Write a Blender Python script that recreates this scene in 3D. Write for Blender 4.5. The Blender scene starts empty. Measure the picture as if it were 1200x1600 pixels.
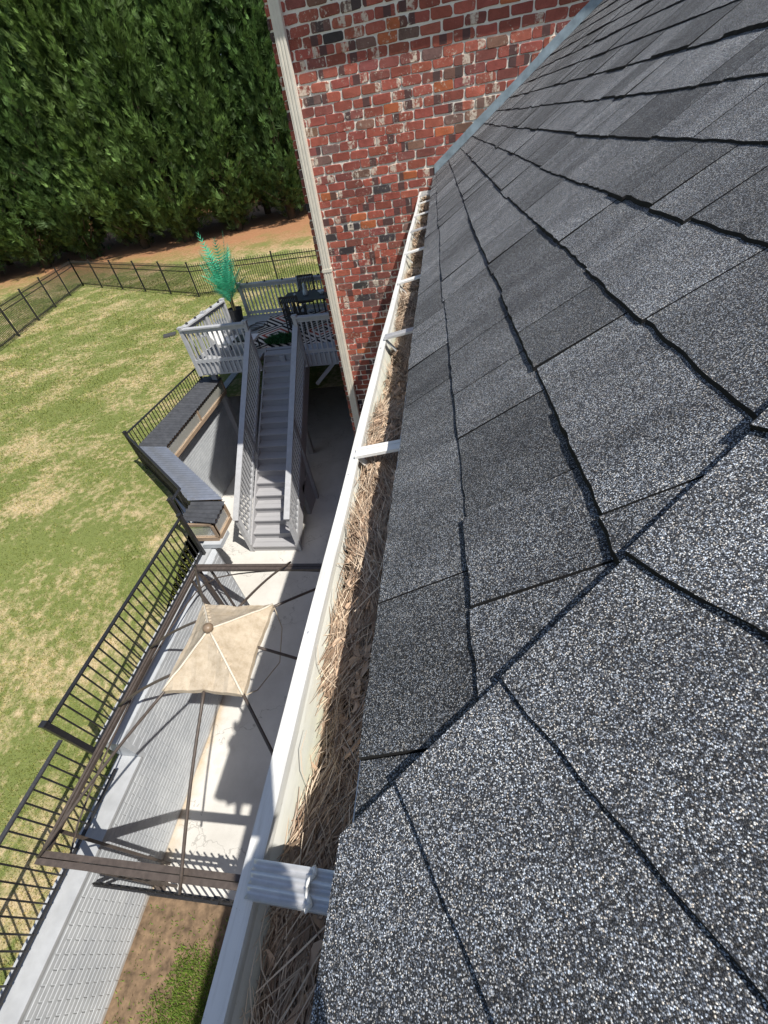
import bpy, math, random
import numpy as np
from mathutils import Vector, Matrix
rnd = random.Random(7)
rng = np.random.default_rng(7)
sc = bpy.context.scene
COL = sc.collection

# ------------------------------------------------------------------ camera
CZ = 7.2                                   # camera height above the patio
RC = np.array([[0.98664654, -0.02590753, -0.16080239],
               [0.09830873, -0.69242637, 0.71475948],
               [-0.12986147, -0.72102325, -0.68063315]])   # columns: image right, image down, view direction
FPX = 648.14                               # focal length in pixels of the 1200x1600 photograph
cam = bpy.data.cameras.new('camera')
cam_o = bpy.data.objects.new('camera', cam); COL.objects.link(cam_o)
cam.sensor_fit = 'VERTICAL'; cam.sensor_height = 36.0; cam.lens = 36.0*FPX/1600.0
cam.clip_start = 0.01; cam.clip_end = 1500
M4 = Matrix.Identity(4)
for i in range(3):
    M4[i][0] = RC[i, 0]; M4[i][1] = -RC[i, 1]; M4[i][2] = -RC[i, 2]
M4[2][3] = CZ
cam_o.matrix_world = M4
sc.camera = cam_o
# ------------------------------------------------------------------ sky, sun, exposure
SUN = Vector((0.53, -0.33, 1.0)).normalized()
w = bpy.data.worlds.new('World'); sc.world = w; w.use_nodes = True
nt = w.node_tree
sky = nt.nodes.new('ShaderNodeTexSky'); sky.sky_type = 'NISHITA'; sky.sun_disc = False
sky.sun_elevation = math.asin(SUN.z); sky.sun_rotation = math.atan2(SUN.x, SUN.y)
sky.air_density = 1.0; sky.dust_density = 1.2; sky.ozone_density = 1.0
bg = nt.nodes['Background']; bg.inputs['Strength'].default_value = 0.10
nt.links.new(sky.outputs['Color'], bg.inputs['Color'])
sl = bpy.data.lights.new('sun', 'SUN'); sl.energy = 5.0; sl.angle = math.radians(0.53); sl.color = (1.0, 0.95, 0.87)
so = bpy.data.objects.new('sun', sl); COL.objects.link(so)
so.rotation_euler = (-SUN).to_track_quat('-Z', 'Y').to_euler(); so.location = (20, -12, 40)
sc.view_settings.view_transform = 'Standard'; sc.view_settings.look = 'None'
sc.view_settings.exposure = 0.22; sc.view_settings.gamma = 1.0; sc.view_settings.use_curve_mapping = False
sc.render.engine = 'CYCLES'

# ------------------------------------------------------------------ helpers
def project(p):
    q = RC.T @ (np.array(p, float) - np.array([0, 0, CZ]))
    if q[2] <= 0.02: return None
    return 600+FPX*q[0]/q[2], 800+FPX*q[1]/q[2], q[2]
def in_frame(p, m=20):
    q = project(p)
    return q is not None and -m < q[0] < 1200+m and -m < q[1] < 1600+m

class MB:
    def __init__(s): s.v = []; s.f = []; s.m = []; s.a = []
    def add(s, vs, fs, m=0, a=None):
        o = len(s.v); s.v += [tuple(p) for p in vs]
        for f in fs: s.f.append(tuple(i+o for i in f)); s.m.append(m); s.a.append(a)
        return s
    def box(s, c, d, rz=0.0, m=0, a=None):
        x, y, z = d[0]/2, d[1]/2, d[2]/2; cs, sn = math.cos(rz), math.sin(rz)
        vs = []
        for k in (-z, z):
            for i, j in ((-x, -y), (x, -y), (x, y), (-x, y)):
                vs.append((c[0]+i*cs-j*sn, c[1]+i*sn+j*cs, c[2]+k))
        return s.add(vs, [(3, 2, 1, 0), (4, 5, 6, 7), (0, 1, 5, 4), (1, 2, 6, 5), (2, 3, 7, 6), (3, 0, 4, 7)], m, a)
    def span(s, a, b, m=0):
        return s.box([(a[i]+b[i])/2 for i in range(3)], [abs(b[i]-a[i]) for i in range(3)], 0, m)
    def bar(s, p, q, w, h, up=(0, 0, 1), m=0):
        p, q = Vector(p), Vector(q); d = (q-p).normalized(); up = Vector(up)
        if abs(d.dot(up)) > .98: up = Vector((0, 1, 0))
        r = d.cross(up).normalized()*w/2; u = r.cross(d).normalized()*h/2
        vs = [p-r-u, p+r-u, p+r+u, p-r+u, q-r-u, q+r-u, q+r+u, q-r+u]
        return s.add(vs, [(3, 2, 1, 0), (4, 5, 6, 7), (0, 1, 5, 4), (1, 2, 6, 5), (2, 3, 7, 6), (3, 0, 4, 7)], m)
    def tube(s, pts, r, n=7, m=0, r2=None):
        pts = [Vector(p) for p in pts]; o = []; N = len(pts)
        for i, p in enumerate(pts):
            d = (pts[min(i+1, N-1)]-pts[max(i-1, 0)]).normalized()
            up = Vector((0, 0, 1)) if abs(d.z) < .95 else Vector((1, 0, 0))
            a = d.cross(up).normalized(); b = a.cross(d)
            rr = r if r2 is None else r+(r2-r)*i/(N-1)
            o += [p+(a*math.cos(k*2*math.pi/n)+b*math.sin(k*2*math.pi/n))*rr for k in range(n)]
        fs = [(i*n+k, i*n+(k+1) % n, (i+1)*n+(k+1) % n, (i+1)*n+k) for i in range(N-1) for k in range(n)]
        fs += [tuple(range(n))[::-1], tuple(range((N-1)*n, N*n))]
        return s.add(o, fs, m)
    def lathe(s, c, prof, n=14, m=0):
        o = []
        for r, z in prof:
            o += [(c[0]+r*math.cos(k*2*math.pi/n), c[1]+r*math.sin(k*2*math.pi/n), c[2]+z) for k in range(n)]
        N = len(prof)
        fs = [(i*n+k, i*n+(k+1) % n, (i+1)*n+(k+1) % n, (i+1)*n+k) for i in range(N-1) for k in range(n)]
        fs += [tuple(range(n))[::-1], tuple(range((N-1)*n, N*n))]
        return s.add(o, fs, m)
    def prism(s, poly, z0, z1, m=0):
        n = len(poly)
        vs = [(x, y, z0) for x, y in poly]+[(x, y, z1) for x, y in poly]
        fs = [tuple(range(n))[::-1], tuple(range(n, 2*n))]+[(i, (i+1) % n, n+(i+1) % n, n+i) for i in range(n)]
        return s.add(vs, fs, m)
    def mesh(s, name, mats, off=(0, 0, 0), smooth=False):
        me = bpy.data.meshes.new(name)
        me.from_pydata([(p[0]-off[0], p[1]-off[1], p[2]-off[2]) for p in s.v], [], s.f)
        for mt in (mats if isinstance(mats, (list, tuple)) else [mats]): me.materials.append(mt)
        if any(s.m): me.polygons.foreach_set('material_index', s.m)
        if s.a and s.a[0] is not None:
            at = me.attributes.new('tone', 'FLOAT_COLOR', 'FACE')
            buf = []
            for c in s.a: buf += [c[0], c[1], c[2], c[3] if len(c) > 3 else 1.0]
            at.data.foreach_set('color', buf)
        if smooth: me.polygons.foreach_set('use_smooth', [True]*len(me.polygons))
        me.update()
        return me
    def build(s, name, mats, parent=None, smooth=False, **kw):
        return put(name, s.mesh(name, mats, base(parent), smooth), parent, **kw)
def base(o):
    v = Vector((0, 0, 0))
    while o is not None: v += o.location; o = o.parent
    return v
def put(name, me, parent=None, loc=None, label=None, cat=None, group=None, kind=None):
    o = bpy.data.objects.new(name, me); COL.objects.link(o)
    if parent is not None: o.parent = parent
    if loc is not None: o.location = Vector(loc)-base(parent)
    return tag(o, label, cat, group, kind)
def tag(o, label=None, cat=None, group=None, kind=None):
    if label: o['label'] = label
    if cat: o['category'] = cat
    if group: o['group'] = group
    if kind: o['kind'] = kind
    return o
def thing(name, label, cat, loc=(0, 0, 0), group=None):
    o = bpy.data.objects.new(name, None); COL.objects.link(o); o.location = loc; o.empty_display_size = .1
    return tag(o, label, cat, group)
def copy_tree(o, parent=None):
    c = o.copy(); COL.objects.link(c)
    if parent is not None: c.parent = parent
    for ch in list(o.children): copy_tree(ch, c)
    return c

# ------------------------------------------------------------------ materials
class NT:
    def __init__(s, name):
        s.mat = bpy.data.materials.new(name); s.mat.use_nodes = True
        s.t = s.mat.node_tree; s.b = s.t.nodes['Principled BSDF']; s.out = s.t.nodes['Material Output']
    def n(s, typ, **kw):
        nd = s.t.nodes.new('ShaderNode'+typ)
        for k, v in kw.items():
            if k.startswith('i_'):
                key = k[2:]; key = int(key) if key.isdigit() else key.replace('_', ' ')
                s.set(nd.inputs[key], v)
            else: setattr(nd, k, v)
        return nd
    def set(s, inp, v):
        if isinstance(v, bpy.types.NodeSocket): s.t.links.new(v, inp)
        else: inp.default_value = v
    def pos(s): return s.n('NewGeometry').outputs['Position']
    def obj(s): return s.n('TexCoord').outputs['Object']
    def noise(s, vec, scale, detail=3, rough=.55, out='Fac', dist=0):
        return s.n('TexNoise', i_Vector=vec, i_Scale=scale, i_Detail=detail, i_Roughness=rough, i_Distortion=dist).outputs[out]
    def ramp(s, fac, stops, interp='LINEAR'):
        r = s.n('ValToRGB', i_Fac=fac); cr = r.color_ramp; cr.interpolation = interp
        while len(cr.elements) < len(stops): cr.elements.new(.5)
        for e, (p, c) in zip(cr.elements, stops):
            e.position = p; e.color = (c, c, c, 1) if isinstance(c, (int, float)) else (*c[:3], 1)
        return r.outputs['Color']
    def mix(s, fac, a, b, mode='MIX'):
        m = s.n('Mix', data_type='RGBA', blend_type=mode)
        s.set(m.inputs[0], fac)
        for i, c in ((6, a), (7, b)):
            s.set(m.inputs[i], c if isinstance(c, bpy.types.NodeSocket) else (*c[:3], 1))
        return m.outputs[2]
    def math(s, op, a, b=0.0, c=0.0):
        m = s.n('Math', operation=op); s.set(m.inputs[0], a); s.set(m.inputs[1], b); s.set(m.inputs[2], c)
        return m.outputs[0]
    def scale(s, vec, v):
        m = s.n('Mapping', i_Vector=vec); m.inputs['Scale'].default_value = v
        return m.outputs[0]
    def bump(s, h, strength=.3, dist=.01, normal=None):
        b = s.n('Bump', i_Height=h, i_Strength=strength, i_Distance=dist)
        if normal is not None: s.set(b.inputs['Normal'], normal)
        return b.outputs[0]
    def done(s, col=None, rough=None, normal=None, metal=None, spec=None):
        for k, v in (('Base Color', col), ('Roughness', rough), ('Normal', normal), ('Metallic', metal), ('Specular IOR Level', spec)):
            if v is not None:
                if k == 'Base Color' and not isinstance(v, bpy.types.NodeSocket): v = (*v[:3], 1)
                s.set(s.b.inputs[k], v)
        return s.mat
def plain(name, col, rough=.6, var=.15, scale=8, metal=0, bump=0, spec=None):
    t = NT(name); p = t.obj()
    f = t.noise(p, scale, 5, .6)
    c = t.mix(t.ramp(f, [(.3, 0), (.7, 1)]), [x*(1-var) for x in col], [min(1, x*(1+var)) for x in col])
    return t.done(c, rough, t.bump(f, bump, .005) if bump else None, metal, spec)

def m_shingle():
    t = NT('shingle_granules'); p = t.pos()
    v = t.n('TexVoronoi', feature='F1', i_Vector=p, i_Scale=980.0)
    g = t.n('SeparateColor', i_Color=v.outputs['Color']).outputs[0]
    gr = t.ramp(g, [(0.0, (.012, .013, .016)), (.34, (.03, .032, .037)), (.60, (.085, .09, .1)), (.82, (.30, .31, .325)), (1.0, (.66, .66, .64))])
    g2 = t.n('SeparateColor', i_Color=v.outputs['Color']).outputs[1]
    gr = t.mix(1.0, gr, t.ramp(g2, [(0, (.86, .98, 1.16)), (.55, (.97, 1.0, 1.04)), (.9, (1.06, 1.0, .90)), (1, (1.12, .97, .82))]), 'MULTIPLY')
    gr = t.mix(1.0, gr, t.ramp(v.outputs['Distance'], [(.30, 1.25), (.62, .55), (.85, .16)]), 'MULTIPLY')  # shade in the crevices between granules, painted into the colour
    att = t.n('Attribute', attribute_name='tone').outputs['Color']
    big = t.noise(t.scale(p, (5, 11, 5)), 1.0, 4, .6)
    big2 = t.noise(p, 26.0, 3, .6)
    k = t.mix(t.ramp(big, [(.3, 0), (.72, 1)]), (.72, .72, .73), (1.42, 1.42, 1.41))
    k = t.mix(1.0, k, t.mix(big2, (.8, .8, .8), (1.2, 1.2, 1.2)), 'MULTIPLY')
    c = t.mix(1.0, t.mix(1.0, gr, k, 'MULTIPLY'), att, 'MULTIPLY')
    h = t.math('ADD', t.math('MULTIPLY', v.outputs['Distance'], -.6), t.math('MULTIPLY', g, .8))
    return t.done(c, .72, t.bump(h, .6, .0012), spec=.35)
def m_brick(attr):
    t = NT('red_brick_stuff' if attr else 'red_brick')
    if attr:
        att = t.n('Attribute', attribute_name='tone'); bc = att.outputs['Color']; ra = att.outputs['Alpha']
    else:
        oi = t.n('ObjectInfo'); bc = oi.outputs['Color']; ra = oi.outputs['Random']
    p = t.pos()
    f1 = t.noise(p, 14.0, 4, .65); f2 = t.noise(p, 90.0, 3, .6)
    c = t.mix(1.0, bc, t.mix(f1, (.55, .55, .55), (1.4, 1.42, 1.45)), 'MULTIPLY')
    c = t.mix(1.0, c, t.mix(f2, (.75, .75, .75), (1.2, 1.2, 1.2)), 'MULTIPLY')
    # fired dark ends on some bricks
    sp = t.n('SeparateXYZ', i_Vector=p); col_ = t.math('FLOOR', t.math('MULTIPLY', sp.outputs['X'], 14.0)); row_ = t.math('FLOOR', t.math('DIVIDE', t.math('SUBTRACT', sp.outputs['Z'], .0105), .0795))
    wn = t.n('TexWhiteNoise', noise_dimensions='2D', i_Vector=t.n('CombineXYZ', i_X=col_, i_Y=row_).outputs[0]).outputs['Value']
    dk = t.math('MULTIPLY', t.math('GREATER_THAN', wn, .92), .8)
    c = t.mix(dk, c, (.06, .05, .052))
    c = t.mix(t.math('MULTIPLY', t.math('LESS_THAN', wn, .07), t.ramp(t.noise(p, 30.0, 4, .7), [(.42, 0), (.56, .85)])), c, (.66, .58, .48))
    # mortar smears
    sm = t.ramp(t.noise(p, 34.0, 5, .75), [(.56, 0), (.64, 1)])
    area = t.ramp(t.noise(p, 5.0, 2, .5), [(.50, 0), (.58, 1)])
    c = t.mix(t.math('MULTIPLY', t.math('MULTIPLY', sm, area), .85), c, (.62, .55, .46))
    return t.done(c, .85, t.bump(t.math('ADD', f1, f2), .5, .004), spec=.25)
def m_mortar():
    t = NT('mortar'); p = t.pos(); f = t.noise(p, 60, 4, .7)
    return t.done(t.mix(f, (.72, .67, .58), (.86, .82, .74)), .95, t.bump(f, .7, .006), spec=.1)
def m_greybrick():
    t = NT('painted_grey_brick'); p = t.pos(); f = t.noise(p, 3, 5, .6); f2 = t.noise(p, 40, 3, .6)
    c = t.mix(t.ramp(f, [(.35, 0), (.68, 1)]), (.41, .435, .465), (.51, .535, .56))
    c = t.mix(t.ramp(t.noise(p, 22, 6, .8), [(.66, 0), (.72, 1)]), c, (.74, .75, .75))
    st = t.n('SeparateXYZ', i_Vector=p).outputs['Z']
    low = t.math('MULTIPLY', t.ramp(t.math('ADD', t.math('MULTIPLY', st, 4.0), t.math('MULTIPLY', f, 1.2)), [(.45, 1), (.95, 0)]), .55)
    c = t.mix(low, c, (.34, .25, .15))
    return t.done(c, .6, t.bump(t.math('ADD', f2, f), .25, .004), spec=.3)
def m_concrete(name='concrete', a=(.53, .515, .48), b=(.67, .655, .62), stain=True):
    t = NT(name); p = t.pos()
    f = t.noise(p, .8, 7, .65); f2 = t.noise(p, 70, 3, .6)
    c = t.mix(t.ramp(f, [(.35, 0), (.65, 1)]), a, b)
    c = t.mix(1.0, c, t.mix(f2, (.9, .9, .9), (1.06, 1.06, 1.06)), 'MULTIPLY')
    if stain:
        s_ = t.ramp(t.noise(p, 2.3, 6, .75, dist=.6), [(.56, 0), (.74, 1)])
        c = t.mix(t.math('MULTIPLY', s_, .55), c, (.42, .40, .36))
        cr = t.n('TexVoronoi', feature='DISTANCE_TO_EDGE', i_Vector=t.n('VectorMath', operation='ADD', i_0=p, i_1=t.noise(p, 3, 3, .6, 'Color')).outputs[0], i_Scale=.55).outputs['Distance']
        c = t.mix(t.math('MULTIPLY', t.math('LESS_THAN', cr, .005), .5), c, (.26, .25, .23))
        x = t.n('SeparateXYZ', i_Vector=p).outputs['X']
        y_ = t.n('SeparateXYZ', i_Vector=p).outputs['Y']
        ed = t.ramp(t.math('ADD', t.math('MULTIPLY', t.math('ABSOLUTE', t.math('ADD', x, 4.18)), 1.9), t.math('MULTIPLY', t.noise(p, 4, 4, .7), .8)), [(.35, 1), (.75, 0)])
        c = t.mix(t.math('MULTIPLY', t.math('MULTIPLY', ed, t.math('LESS_THAN', y_, 4.75)), .7), c, (.45, .33, .19))
    return t.done(c, .85, t.bump(f2, .25, .004), spec=.2)
def m_ground():
    t = NT('lawn_soil'); p = t.pos(); xyz = t.n('SeparateXYZ', i_Vector=p)
    f = t.noise(p, .55, 6, .7); f2 = t.noise(p, 7.0, 5, .7); f3 = t.noise(p, 45.0, 3, .7)
    green = t.mix(f2, (.12, .155, .04), (.22, .245, .085))
    straw = t.mix(f2, (.40, .31, .17), (.58, .47, .29))
    mask = t.ramp(t.math('ADD', t.math('MULTIPLY', f, .62), t.math('MULTIPLY', f2, .42)), [(.505, 0), (.625, 1)])
    c = t.mix(mask, green, straw)
    c = t.mix(1.0, c, t.mix(f3, (.6, .6, .6), (1.35, 1.35, 1.35)), 'MULTIPLY')
    # red clay bank and pine mulch towards the conifers
    yy = t.math('ADD', xyz.outputs['Y'], t.math('MULTIPLY', xyz.outputs['X'], -.12))
    cl = t.ramp(t.math('ADD', t.math('MULTIPLY', t.math('ADD', yy, -28.6), .11), t.math('MULTIPLY', t.math('ADD', f, -.5), 1.3)), [(.25, 0), (.85, 1)])
    clay = t.mix(f2, (.25, .105, .05), (.42, .24, .13))
    c = t.mix(cl, c, clay)
    return t.done(c, .95, t.bump(t.math('ADD', f2, f3), .6, .03), spec=.1)
def m_grass(name, g1, g2):
    t = NT(name); p = t.pos()
    f = t.noise(p, .55, 6, .7); f2 = t.noise(p, 7.0, 5, .7)
    att = t.n('Attribute', attribute_name='tone').outputs['Color']
    c = t.mix(t.ramp(f, [(.35, 0), (.65, 1)]), g1, g2)
    c = t.mix(t.ramp(t.math('ADD', t.math('MULTIPLY', f, .62), t.math('MULTIPLY', f2, .42)), [(.51, 0), (.65, .85)]), c, (.50, .42, .22))
    c = t.mix(1.0, c, att, 'MULTIPLY')
    t.b.inputs['Subsurface Weight'].default_value = 0
    m = t.done(c, .6, spec=.25)
    tr = t.n('BsdfTranslucent', i_Color=c); mx = t.n('MixShader'); mx.inputs[0].default_value = .3
    t.t.links.new(t.b.outputs[0], mx.inputs[1]); t.t.links.new(tr.outputs[0], mx.inputs[2]); t.t.links.new(mx.outputs[0], t.out.inputs[0])
    return m
def m_leaf(name, a, b, tr_=.25):
    t = NT(name)
    att = t.n('Attribute', attribute_name='tone').outputs['Color']
    rn = t.n('ObjectInfo').outputs['Random']
    c = t.mix(1.0, t.mix(rn, a, b), att, 'MULTIPLY')
    t.done(c, .6, spec=.3)
    tr = t.n('BsdfTranslucent', i_Color=c); mx = t.n('MixShader'); mx.inputs[0].default_value = tr_
    t.t.links.new(t.b.outputs[0], mx.inputs[1]); t.t.links.new(tr.outputs[0], mx.inputs[2]); t.t.links.new(mx.outputs[0], t.out.inputs[0])
    return t.mat
def m_gutter():
    t = NT('aged_white_aluminium'); p = t.pos()
    f = t.noise(t.scale(p, (9, 2.2, 14)), 1.0, 6, .7); f2 = t.noise(p, 55, 4, .7)
    c = t.mix(t.ramp(f, [(.35, 0), (.7, 1)]), (.60, .61, .60), (.74, .74, .71))
    z = t.n('SeparateXYZ', i_Vector=p).outputs['Z']
    x = t.n('SeparateXYZ', i_Vector=p).outputs['X']
    # algae film where the trough has stood wet: grows upward from the debris line
    wet = t.math('ADD', t.math('MULTIPLY', t.math('SUBTRACT', 6.545, z), 16.0), t.math('MULTIPLY', t.math('ADD', f, -.5), 1.4))
    inside = t.math('GREATER_THAN', x, -.2478)
    al = t.math('MULTIPLY', t.math('MULTIPLY', t.ramp(wet, [(.1, 0), (1.0, 1)]), inside), .75)
    c = t.mix(al, c, t.mix(f2, (.36, .40, .36), (.55, .52, .27)))
    dr = t.ramp(t.noise(t.scale(p, (70, 5, 30)), 1.0, 6, .75), [(.48, 0), (.75, 1)])
    c = t.mix(t.math('MULTIPLY', dr, .45), c, (.33, .30, .25))
    sp = t.ramp(t.noise(p, 90, 4, .75), [(.66, 0), (.71, 1)])
    c = t.mix(t.math('MULTIPLY', sp, .6), c, (.22, .18, .12))
    return t.done(c, .5, t.bump(f2, .1, .002), spec=.4)
def m_galv():
    t = NT('galvanised_metal'); p = t.pos()
    v = t.n('TexVoronoi', i_Vector=p, i_Scale=160.0).outputs['Color']
    c = t.mix(t.noise(p, 60, 4, .7), (.5, .51, .53), (.78, .78, .78))
    return t.done(c, .42, None, .55)
def m_wood(name, a, b, sx=(3, 30, 30), rough=.65):
    t = NT(name); p = t.obj()
    f = t.noise(t.scale(p, sx), 1.0, 6, .65); f2 = t.noise(p, 2.0, 3, .6)
    c = t.mix(t.math('ADD', t.math('MULTIPLY', f, .7), t.math('MULTIPLY', f2, .3)), a, b)
    return t.done(c, rough, t.bump(f, .25, .004), spec=.3)
def m_canvas():
    t = NT('tan_canvas'); p = t.pos()
    f = t.noise(p, 9, 6, .75); f2 = t.noise(t.scale(p, (60, 60, 60)), 1.0, 2, .5)
    wv = t.n('TexWave', i_Vector=p, i_Scale=160.0).outputs['Fac']
    c = t.mix(t.ramp(f, [(.35, 0), (.7, 1)]), (.40, .33, .24), (.60, .52, .41))
    c = t.mix(t.ramp(t.noise(p, 18, 6, .8), [(.58, 0), (.75, .6)]), c, (.25, .22, .17))
    return t.done(c, .95, t.bump(t.math('ADD', f2, t.math('MULTIPLY', wv, .4)), .3, .006), spec=.05)
def m_rug():
    t = NT('patterned_rug'); p = t.obj()
    s = t.n('SeparateXYZ', i_Vector=t.scale(p, (.72, .72, 1)))
    ax = t.math('ABSOLUTE', t.math('SUBTRACT', t.math('FRACT', s.outputs['X']), .5))
    ay = t.math('ABSOLUTE', t.math('SUBTRACT', t.math('FRACT', s.outputs['Y']), .5))
    d = t.math('ADD', ax, ay)
    band = t.math('GREATER_THAN', t.math('FRACT', t.math('MULTIPLY', d, 6.0)), .5)
    red = t.math('MULTIPLY', band, t.math('LESS_THAN', t.math('ABSOLUTE', t.math('SUBTRACT', d, .33)), .09))
    c = t.mix(band, (.66, .6, .52), (.025, .02, .022)); c = t.mix(red, c, (.34, .07, .05))
    return t.done(c, .95, spec=.05)
def m_glass():
    t = NT('dusty_glass'); p = t.obj(); f = t.noise(p, 6, 4, .7)
    t.b.inputs['Transmission Weight'].default_value = .55
    t.b.inputs['IOR'].default_value = 1.45
    return t.done(t.mix(f, (.5, .5, .45), (.7, .7, .66)), .25)
def m_needle():
    t = NT('dry_pine_needles'); att = t.n('Attribute', attribute_name='tone').outputs['Color']
    return t.done(att, .7, spec=.2)
def m_bark(): return m_wood('bark', (.05, .035, .025), (.13, .1, .07), (6, 6, 1.2), .95)

SH = m_shingle(); ASPH = plain('asphalt_edge', (.007, .007, .008), .9, .4, 60)
BR = m_brick(False); BRS = m_brick(True); MORT = m_mortar(); GB = m_greybrick()
PAINT = plain('cream_paint', (.70, .66, .57), .5, .07, 14, bump=.1)
WHITE = plain('white_trim', (.78, .77, .74), .5, .05, 10)
FLASH = plain('grey_blue_flashing', (.30, .37, .42), .42, .25, 14, .35)
GUT = m_gutter(); GALV = m_galv()
CONC = m_concrete(); GROUND = m_ground()
GRASS = m_grass('grass_blades', (.19, .232, .058), (.285, .31, .10))
BLACK = plain('black_powder_coat', (.022, .022, .024), .38, .3, 30)
BROWN = plain('brown_steel', (.085, .068, .058), .45, .25, 20)
DECK = m_wood('grey_deck_paint', (.30, .31, .33), (.43, .44, .46))
DECKS = m_wood('grey_stair_paint', (.27, .27, .285), (.44, .44, .455), (1.5, 25, 25))
RAILP = plain('pale_grey_rail_paint', (.43, .44, .46), .55, .1, 10)
CORR = plain('corrugated_black_metal', (.085, .088, .095), .35, .25, 9, .3)
WOOD = m_wood('weathered_timber', (.20, .13, .08), (.44, .34, .25), (8, 8, 8))
CANVAS = m_canvas(); RUG = m_rug(); GLASS = m_glass()
NEED = m_needle(); BARK = m_bark()
SOIL = plain('gutter_compost', (.055, .038, .026), .95, .5, 60, bump=.6)
CONIF = m_leaf('conifer_foliage', (.078, .150, .050), (.118, .195, .058))
PALM = m_leaf('palm_foliage', (.09, .50, .31), (.10, .52, .33), .35)
TURFG = m_leaf('mat_blades', (.03, .11, .04), (.03, .12, .04), .2)
BLK = plain('black_matte', (.02, .02, .022), .55, .3, 12)
TABLE = plain('dark_table_top', (.045, .05, .055), .4, .2, 12)
GLAZE = plain('pale_blue_glaze', (.45, .52, .54), .35, .15, 30)
WHITEF = plain('white_fabric', (.7, .7, .68), .9, .08, 20)

# ------------------------------------------------------------------ ground, patio, road
LX = -4.50                                   # back of the retaining wall
def lawn_z(y):
    return CZ-5.22 if y > 5 else CZ-5.22-(5-y)*.15 if y > 1.4 else CZ-5.76-(1.4-y)*.04 if y > -6 else CZ-6.056
mb = MB()
ys = [-160, -60, -25, -12, -6, -3, 0, 1.4, 5, 7.3, 10.5, 14.6, 21, 28, 34, 40, 60, 120, 400]
def rise(y): return 0 if y < 28 else min(1.2, (y-28)*.07)
for i in range(len(ys)-1):
    y0, y1 = ys[i], ys[i+1]
    xr = lambda y: LX if y <= 4.4 else -6.8 if 7.2 < y < 14.6 else LX-2.3*(y-4.4)/2.9 if y <= 7.3 else 90
    xs0 = [-420, -120, -60, -35, -20, -12, -8]+[xr(y0 if y0 < 14.5 else 15)]
    if y1 <= 14.6: e0, e1 = xr(y0), xr(y1)
    else: e0 = e1 = 90
    if y0 == 5: e0 = LX-2.3*(.6/2.9)
    X0 = [-420, -120, -60, -35, -20, -12, -8, e0]; X1 = X0[:-1]+[e1]
    for j in range(7):
        mb.add([(X0[j], y0, lawn_z(y0)+rise(y0)), (X0[j+1], y0, lawn_z(y0)+rise(y0)), (X1[j+1], y1, lawn_z(y1)+rise(y1)), (X1[j], y1, lawn_z(y1)+rise(y1))], [(0, 1, 2, 3)])
mb.build('lawn', GROUND, kind='structure')
mb = MB().add([(-4.6, -160, -.006), (90, -160, -.006), (90, .125, -.006), (-4.6, .125, -.006)], [(0, 1, 2, 3)])
mb.build('side_yard', plain('bare_dirt', (.17, .115, .07), .95, .55, 9, bump=.6), kind='structure')
mb = MB().prism([(-4.35, .118), (.6, .118), (.6, 15), (-6.7, 15), (-6.7, 6.9), (-4.35, 4.5)], -.2, 0)
mb.build('patio', CONC, kind='structure')
mb = MB().add([(-200, 58, lawn_z(60)+1.24), (90, 58, lawn_z(60)+1.24), (90, 65, lawn_z(60)+1.24), (-200, 65, lawn_z(60)+1.24)], [(0, 1, 2, 3)])
mb.build('road', plain('asphalt', (.30, .29, .28), .9, .1, 5), kind='structure')

# ------------------------------------------------------------------ house
house = thing('brick_house', 'red brick house with grey shingle roof and white debris filled gutter', 'house', (0, 5.9, 0))
D = 5.9
PITCH = 2/3; CS = 1/math.hypot(1, PITCH); SN = PITCH*CS
RO = Vector((0, 0, CZ-.447)); SD = Vector((CS, 0, SN)); RN = Vector((-SN, 0, CS)); YD = Vector((0, 1, 0))
def roofpt(y, s, h=0): return RO+YD*y+SD*s+RN*h
# --- gable wall
wall = MB().span((-1.585, D-.0045, 0), (3.4, D+10, 9.4)).build('wall', MORT, house)
BW, BH, MOR = .1935, .069, .0105
def brick_mesh(seed):
    r = random.Random(seed); m = MB(); hw, hh = BW/2, BH/2
    rw = lambda a: r.uniform(-a, a)
    pts = []
    c = .011
    for sx, sz in ((-1, -1), (1, -1), (1, 1), (-1, 1)):
        x, z = sx*(hw+rw(.0045)), sz*(hh+rw(.004)); cc = c*r.uniform(.35, 1.7)
        a, b = (x, z-sz*cc), (x-sx*cc, z)
        pts += [a, b] if sx*sz > 0 else [b, a]
    pts.insert(2, (rw(.04), -hh+rw(.003))); pts.insert(7, (rw(.04), hh+rw(.003)))
    n = len(pts); y0 = rw(.0015)
    fr = [(x*.965, -.012+y0+rw(.001), z*.91) for x, z in pts]; md = [(x, -.006+y0, z) for x, z in pts]; bk = [(x, .014, z) for x, z in pts]
    fs = [tuple(range(n))]
    for o in (0, n): fs += [(o+i, o+n+i, o+n+(i+1) % n, o+(i+1) % n) for i in range(n)]
    m.add(fr+md+bk, fs)
    return m
bvar = [brick_mesh(i) for i in range(14)]
bmesh_ = [b.mesh('brick', BR) for b in bvar]
PAL = [((.34, .098, .07), 9), ((.30, .088, .066), 7), ((.38, .115, .078), 5), ((.25, .085, .07), 4), ((.46, .14, .06), 1.6), ((.23, .125, .09), 2), ((.19, .11, .095), 1.5), ((.06, .052, .054), 0.7)]
def brick_col():
    c = rnd.choices([p[0] for p in PAL], [p[1] for p in PAL])[0]; k = rnd.uniform(.82, 1.18)
    return tuple(x*k*rnd.uniform(.95, 1.05) for x in c)
cand = []
nrow = int(9.3/(BH+MOR))
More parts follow.
